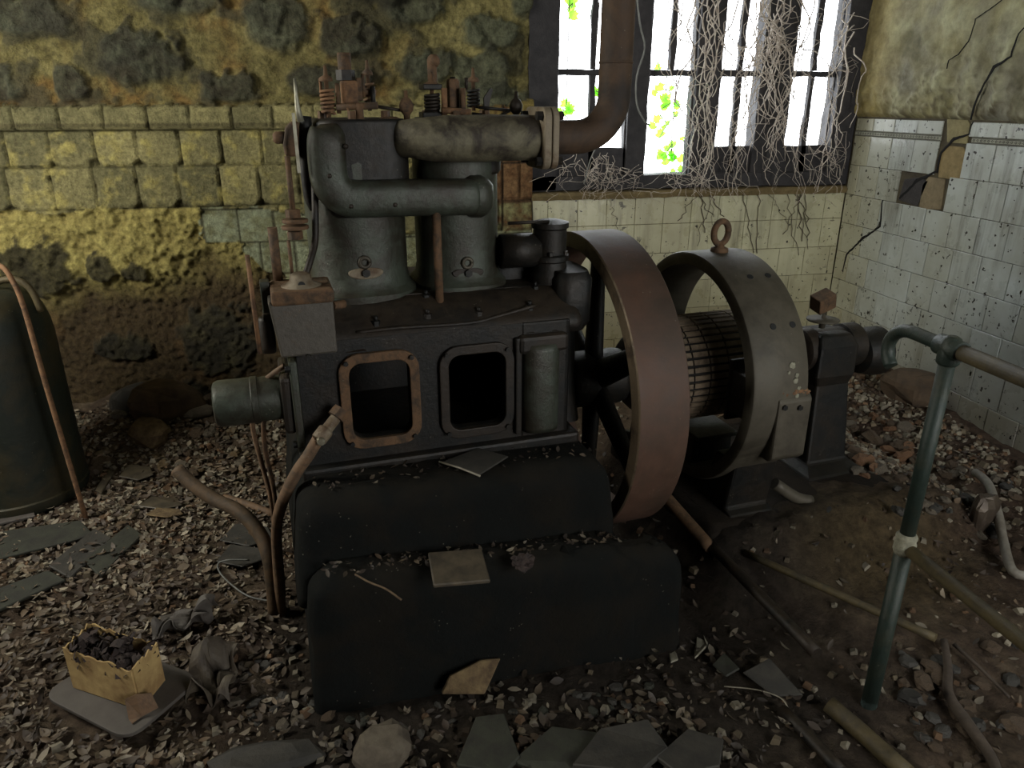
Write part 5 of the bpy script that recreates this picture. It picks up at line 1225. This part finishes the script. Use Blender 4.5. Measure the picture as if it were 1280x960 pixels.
# ================================================================== DRY VINES
rv = random.Random(9)
def strand(mb, p, q, r, wob, n=18, sag=0.0):
    pts = []; sd = rv.uniform(0, 100); m_ = len(range(n + 1))
    for k in range(n + 1):
        t = k / n; b0 = p.lerp(q, t); e = math.sin(PI * t) ** .5 if 0 < t < 1 else 0
        pts.append(b0 + Vector((noise.noise(Vector((t * 3.0, sd, 0))) * wob * 1.1 * e + noise.noise(Vector((t * 8, sd, 5))) * wob * .2 * e, noise.noise(Vector((t * 3, sd, 9))) * .05 * e, noise.noise(Vector((t * 4, sd, 19))) * wob * .5 * e - sag * e)))
    for q_ in pts: q_.x = min(q_.x, 2.715)
    mb.tube(pts, [r * (1 - .5 * k / n) for k in range(n + 1)], 4)
b = MB()
def wz(x, y, Y=3.9): return at(x, y, Y=Y)
for k in range(74):   # hanging over the timber posts
    c = rv.choice((0, 0, 1, 1, 1, 1, 2)); 
    if c == 0: x0 = rv.gauss(885, 20)
    elif c == 1: x0 = rv.gauss(972, 26)
    else: x0 = rv.gauss(1066, 12)
    top = rv.uniform(-60, 60); bot = rv.choice((rv.uniform(60, 160), rv.uniform(150, 240), rv.uniform(150, 240)))
    p = wz(min(x0, 1068), top, rv.uniform(3.78, 3.9)); q = wz(min(x0 - (x0 - 640) * .0004 * (bot - top) + rv.gauss(0, 26), 1062), bot, rv.uniform(3.78, 3.9)); strand(b, p, q, rv.uniform(.0018, .0045), .2)
for k in range(36):    # tangle across the bays
    x0 = rv.uniform(860, 1065); y0 = rv.uniform(0, 190); p = wz(x0, y0, 3.86); q = wz(min(1066, max(850, x0 + rv.gauss(0, 42))), min(225, y0 + rv.uniform(20, 110)), 3.88); strand(b, p, q, rv.uniform(.001, .0025), .2, 10)
for k in range(40):    # drooping onto the sill and over its edge
    x0 = rv.uniform(830, 1060); p = wz(x0, rv.uniform(120, 200), 3.86); q = wz(x0 + rv.gauss(0, 25), rv.uniform(225, 262), 3.86); strand(b, p, q, rv.uniform(.001, .0025), .12, 9)
o = b.build('dry_vines', 'vine'); tag(o, 'tangle of pale dry vine stems hanging over the window bays and sill', 'vines', kind='stuff')
b = MB()
for k in range(34):    # under the flange and open bay
    x0 = rv.uniform(695, 780); y0 = rv.uniform(190, 215); p = wz(x0, y0, 3.84); q = wz(x0 + rv.gauss(0, 24), rv.uniform(222, 262), 3.86); strand(b, p, q, rv.uniform(.001, .0022), .12, 9)
for k in range(16):
    x0 = rv.uniform(790, 870); p = wz(x0, rv.uniform(205, 225), 3.84); q = wz(x0 + rv.gauss(0, 40), rv.uniform(228, 252), 3.86); strand(b, p, q, rv.uniform(.001, .0025), .1, 9)
for x0, y0, x1, y1 in ((835, 75, 905, 235), (860, 130, 900, 240), (838, 0, 870, 60)): strand(b, wz(x0, y0, 3.86), wz(x1, y1, 3.86), .003, .1)
o = b.build('dry_vines', 'vine'); tag(o, 'pale dry root fibres on the sill below the open bay and beside the exhaust flange', 'vines', kind='stuff')
b = MB()
for k in range(16):    # rootlets clinging to the tiles under the sill
    x0 = rv.choice((850, 865, 880, 935, 960, 1000, 770)) + rv.gauss(0, 10); p = wz(x0, 243, 3.886); q = wz(x0 + rv.gauss(0, 22), rv.uniform(270, 330), 3.886)
    sd = rv.random() * 50; pts = [Vector((p.lerp(q, t / 9).x + .03 * noise.noise(Vector((t * .7, sd, 0))), 3.886, p.lerp(q, t / 9).z)) for t in range(10)]; b.tube(pts, rv.uniform(.0012, .0028), 4)
o = b.build('wall_rootlets', 'root'); tag(o, 'thin dark rootlets clinging to the tiles below the window sill', 'roots', kind='stuff')
